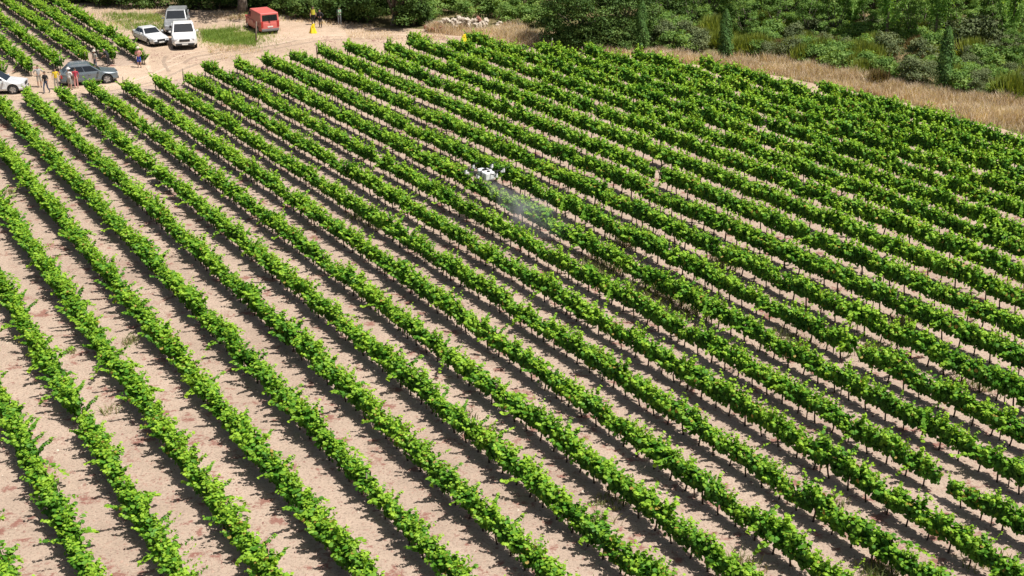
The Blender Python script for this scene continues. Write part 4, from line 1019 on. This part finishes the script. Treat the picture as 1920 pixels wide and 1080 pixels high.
for px, py, h, lab in STK:
    p = at(px, py); pale = px in (1033, 1679)
    V_, F_ = None, None
    me = tube_mesh('stake', [([(0, 0, -.05), (.02, 0, h*.5), (.05, 0, h*.97), (.05, 0, h)], [.035 if pale else .07, .033 if pale else .065, .03 if pale else .06, .012])], M['stake'] if pale else M['wood'], 8)
    tag(link('wooden_stake', me, None, (p.x, p.y, 0), (0, .06, .4)), lab, 'stake')

# ------------------------------------------------------------------ spray drone
dp = at(909, 326, 2.7)
dr = thing('spray_drone', 'white six armed crop spraying drone hovering over the vines', 'drone', dp, AZ+RAD(8))
bm = bmesh.new()
bx(bm, (0, 0, .10), (.72, .52, .30), None, .07); bx(bm, (0, .36, .14), (.40, .26, .20), None, .06)
addp(dr, 'body_shell', bm, M['dronewhite'])
bm = bmesh.new(); bx(bm, (0, -.34, -.02), (.66, .42, .46), None, .09); tk = addp(dr, 'spray_tank', bm, M['dronewhite'])
bm = bmesh.new(); cyl(bm, (0, -.34, .2), (0, -.34, .27), .09, None, 14); addp(tk, 'cap', bm, M['carbon'])
bm = bmesh.new(); bx(bm, (0, 0, .27), (.30, .18, .06), None, .02); addp(dr, 'battery', bm, M['carbon'])
bm = bmesh.new(); bx(bm, (0, -.12, .11), (.76, .05, .33)); addp(dr, 'frame_band', bm, M['carbon'])
for i in range(6):
    a = pi/6+i*pi/3; ex, ey = cos(a)*1.08, sin(a)*1.08
    bm = bmesh.new(); cyl(bm, (cos(a)*.25, sin(a)*.25, .12), (ex, ey, .16), .028, None, 10); ar_ = addp(dr, 'arm', bm, M['carbon'])
    bm = bmesh.new(); cyl(bm, (ex, ey, .08), (ex, ey, .26), .085, .075, 14); bx(bm, (ex*.95, ey*.95, .10), (.24, .14, .12), Matrix.Rotation(a, 3, 'Z'), .03); addp(dr, 'motor', bm, M['dronewhite'])
    bm = bmesh.new(); b0 = random.uniform(0, 3.1)
    for s in (0, pi):
        bx(bm, (ex+cos(b0+s)*.24, ey+sin(b0+s)*.24, .285), (.46, .055, .008), Matrix.Rotation(b0+s, 3, 'Z') @ Matrix.Rotation(.12, 3, 'X'))
    cyl(bm, (ex, ey, .26), (ex, ey, .31), .03, None, 8); addp(dr, 'rotor', bm, M['carbon'])
    if i % 3 != 1:
        bm = bmesh.new(); cyl(bm, (ex*.9, ey*.9, .1), (ex*.9, ey*.9, -.22), .014, None, 6); cyl(bm, (ex*.9, ey*.9, -.3), (ex*.9, ey*.9, -.2), .05, .025, 8); addp(ar_, 'nozzle', bm, M['carbon'])
for s in (1, -1):
    bm = bmesh.new(); cyl(bm, (s*.30, .1, .0), (s*.48, .1, -.48), .02, None, 8); cyl(bm, (s*.30, -.3, .0), (s*.48, -.3, -.48), .02, None, 8); cyl(bm, (s*.48, -.6, -.48), (s*.48, .42, -.48), .022, None, 8)
    addp(dr, 'landing_skid', bm, M['carbon'])
# mist trailing behind the drone, down to the vines
m, t, out = mat_new('spray_mist')
pv = N(t, 'ShaderNodeVolumePrincipled'); pv.inputs['Color'].default_value = (.97, .98, 1, 1); pv.inputs['Anisotropy'].default_value = .2
tc = N(t, 'ShaderNodeTexCoord'); nz = noise(t, 1.1, 4, .6, tc.outputs['Object'])
sp = N(t, 'ShaderNodeSeparateXYZ'); t.links.new(tc.outputs['Object'], sp.inputs[0])
fade = N(t, 'ShaderNodeMapRange'); fade.inputs[1].default_value = 0; fade.inputs[2].default_value = 7.0; fade.inputs[3].default_value = 1; fade.inputs[4].default_value = 0.05
t.links.new(sp.outputs[0], fade.inputs[0])
den = math_(t, 'MULTIPLY', math_(t, 'MULTIPLY', ramp(t, nz, [(.42, (0, 0, 0)), (.66, (1, 1, 1))]), fade.outputs[0]), 0.75)
t.links.new(den, pv.inputs['Density']); t.links.new(pv.outputs[0], out.inputs['Volume'])
paths = [([(0.1, 0, -.25), (1.2, 0, -.75), (3.0, .1, -1.15), (5.0, .1, -1.25), (7.4, .2, -1.35)], [.20, .5, .85, 1.1, .7])]
mm = tube_mesh('spray_mist', paths, m, 14)
tag(link('spray_mist', mm, None, dp, (0, 0, AZ-pi/2+RAD(4))), 'faint white spray mist trailing behind the drone', 'mist', kind='stuff')
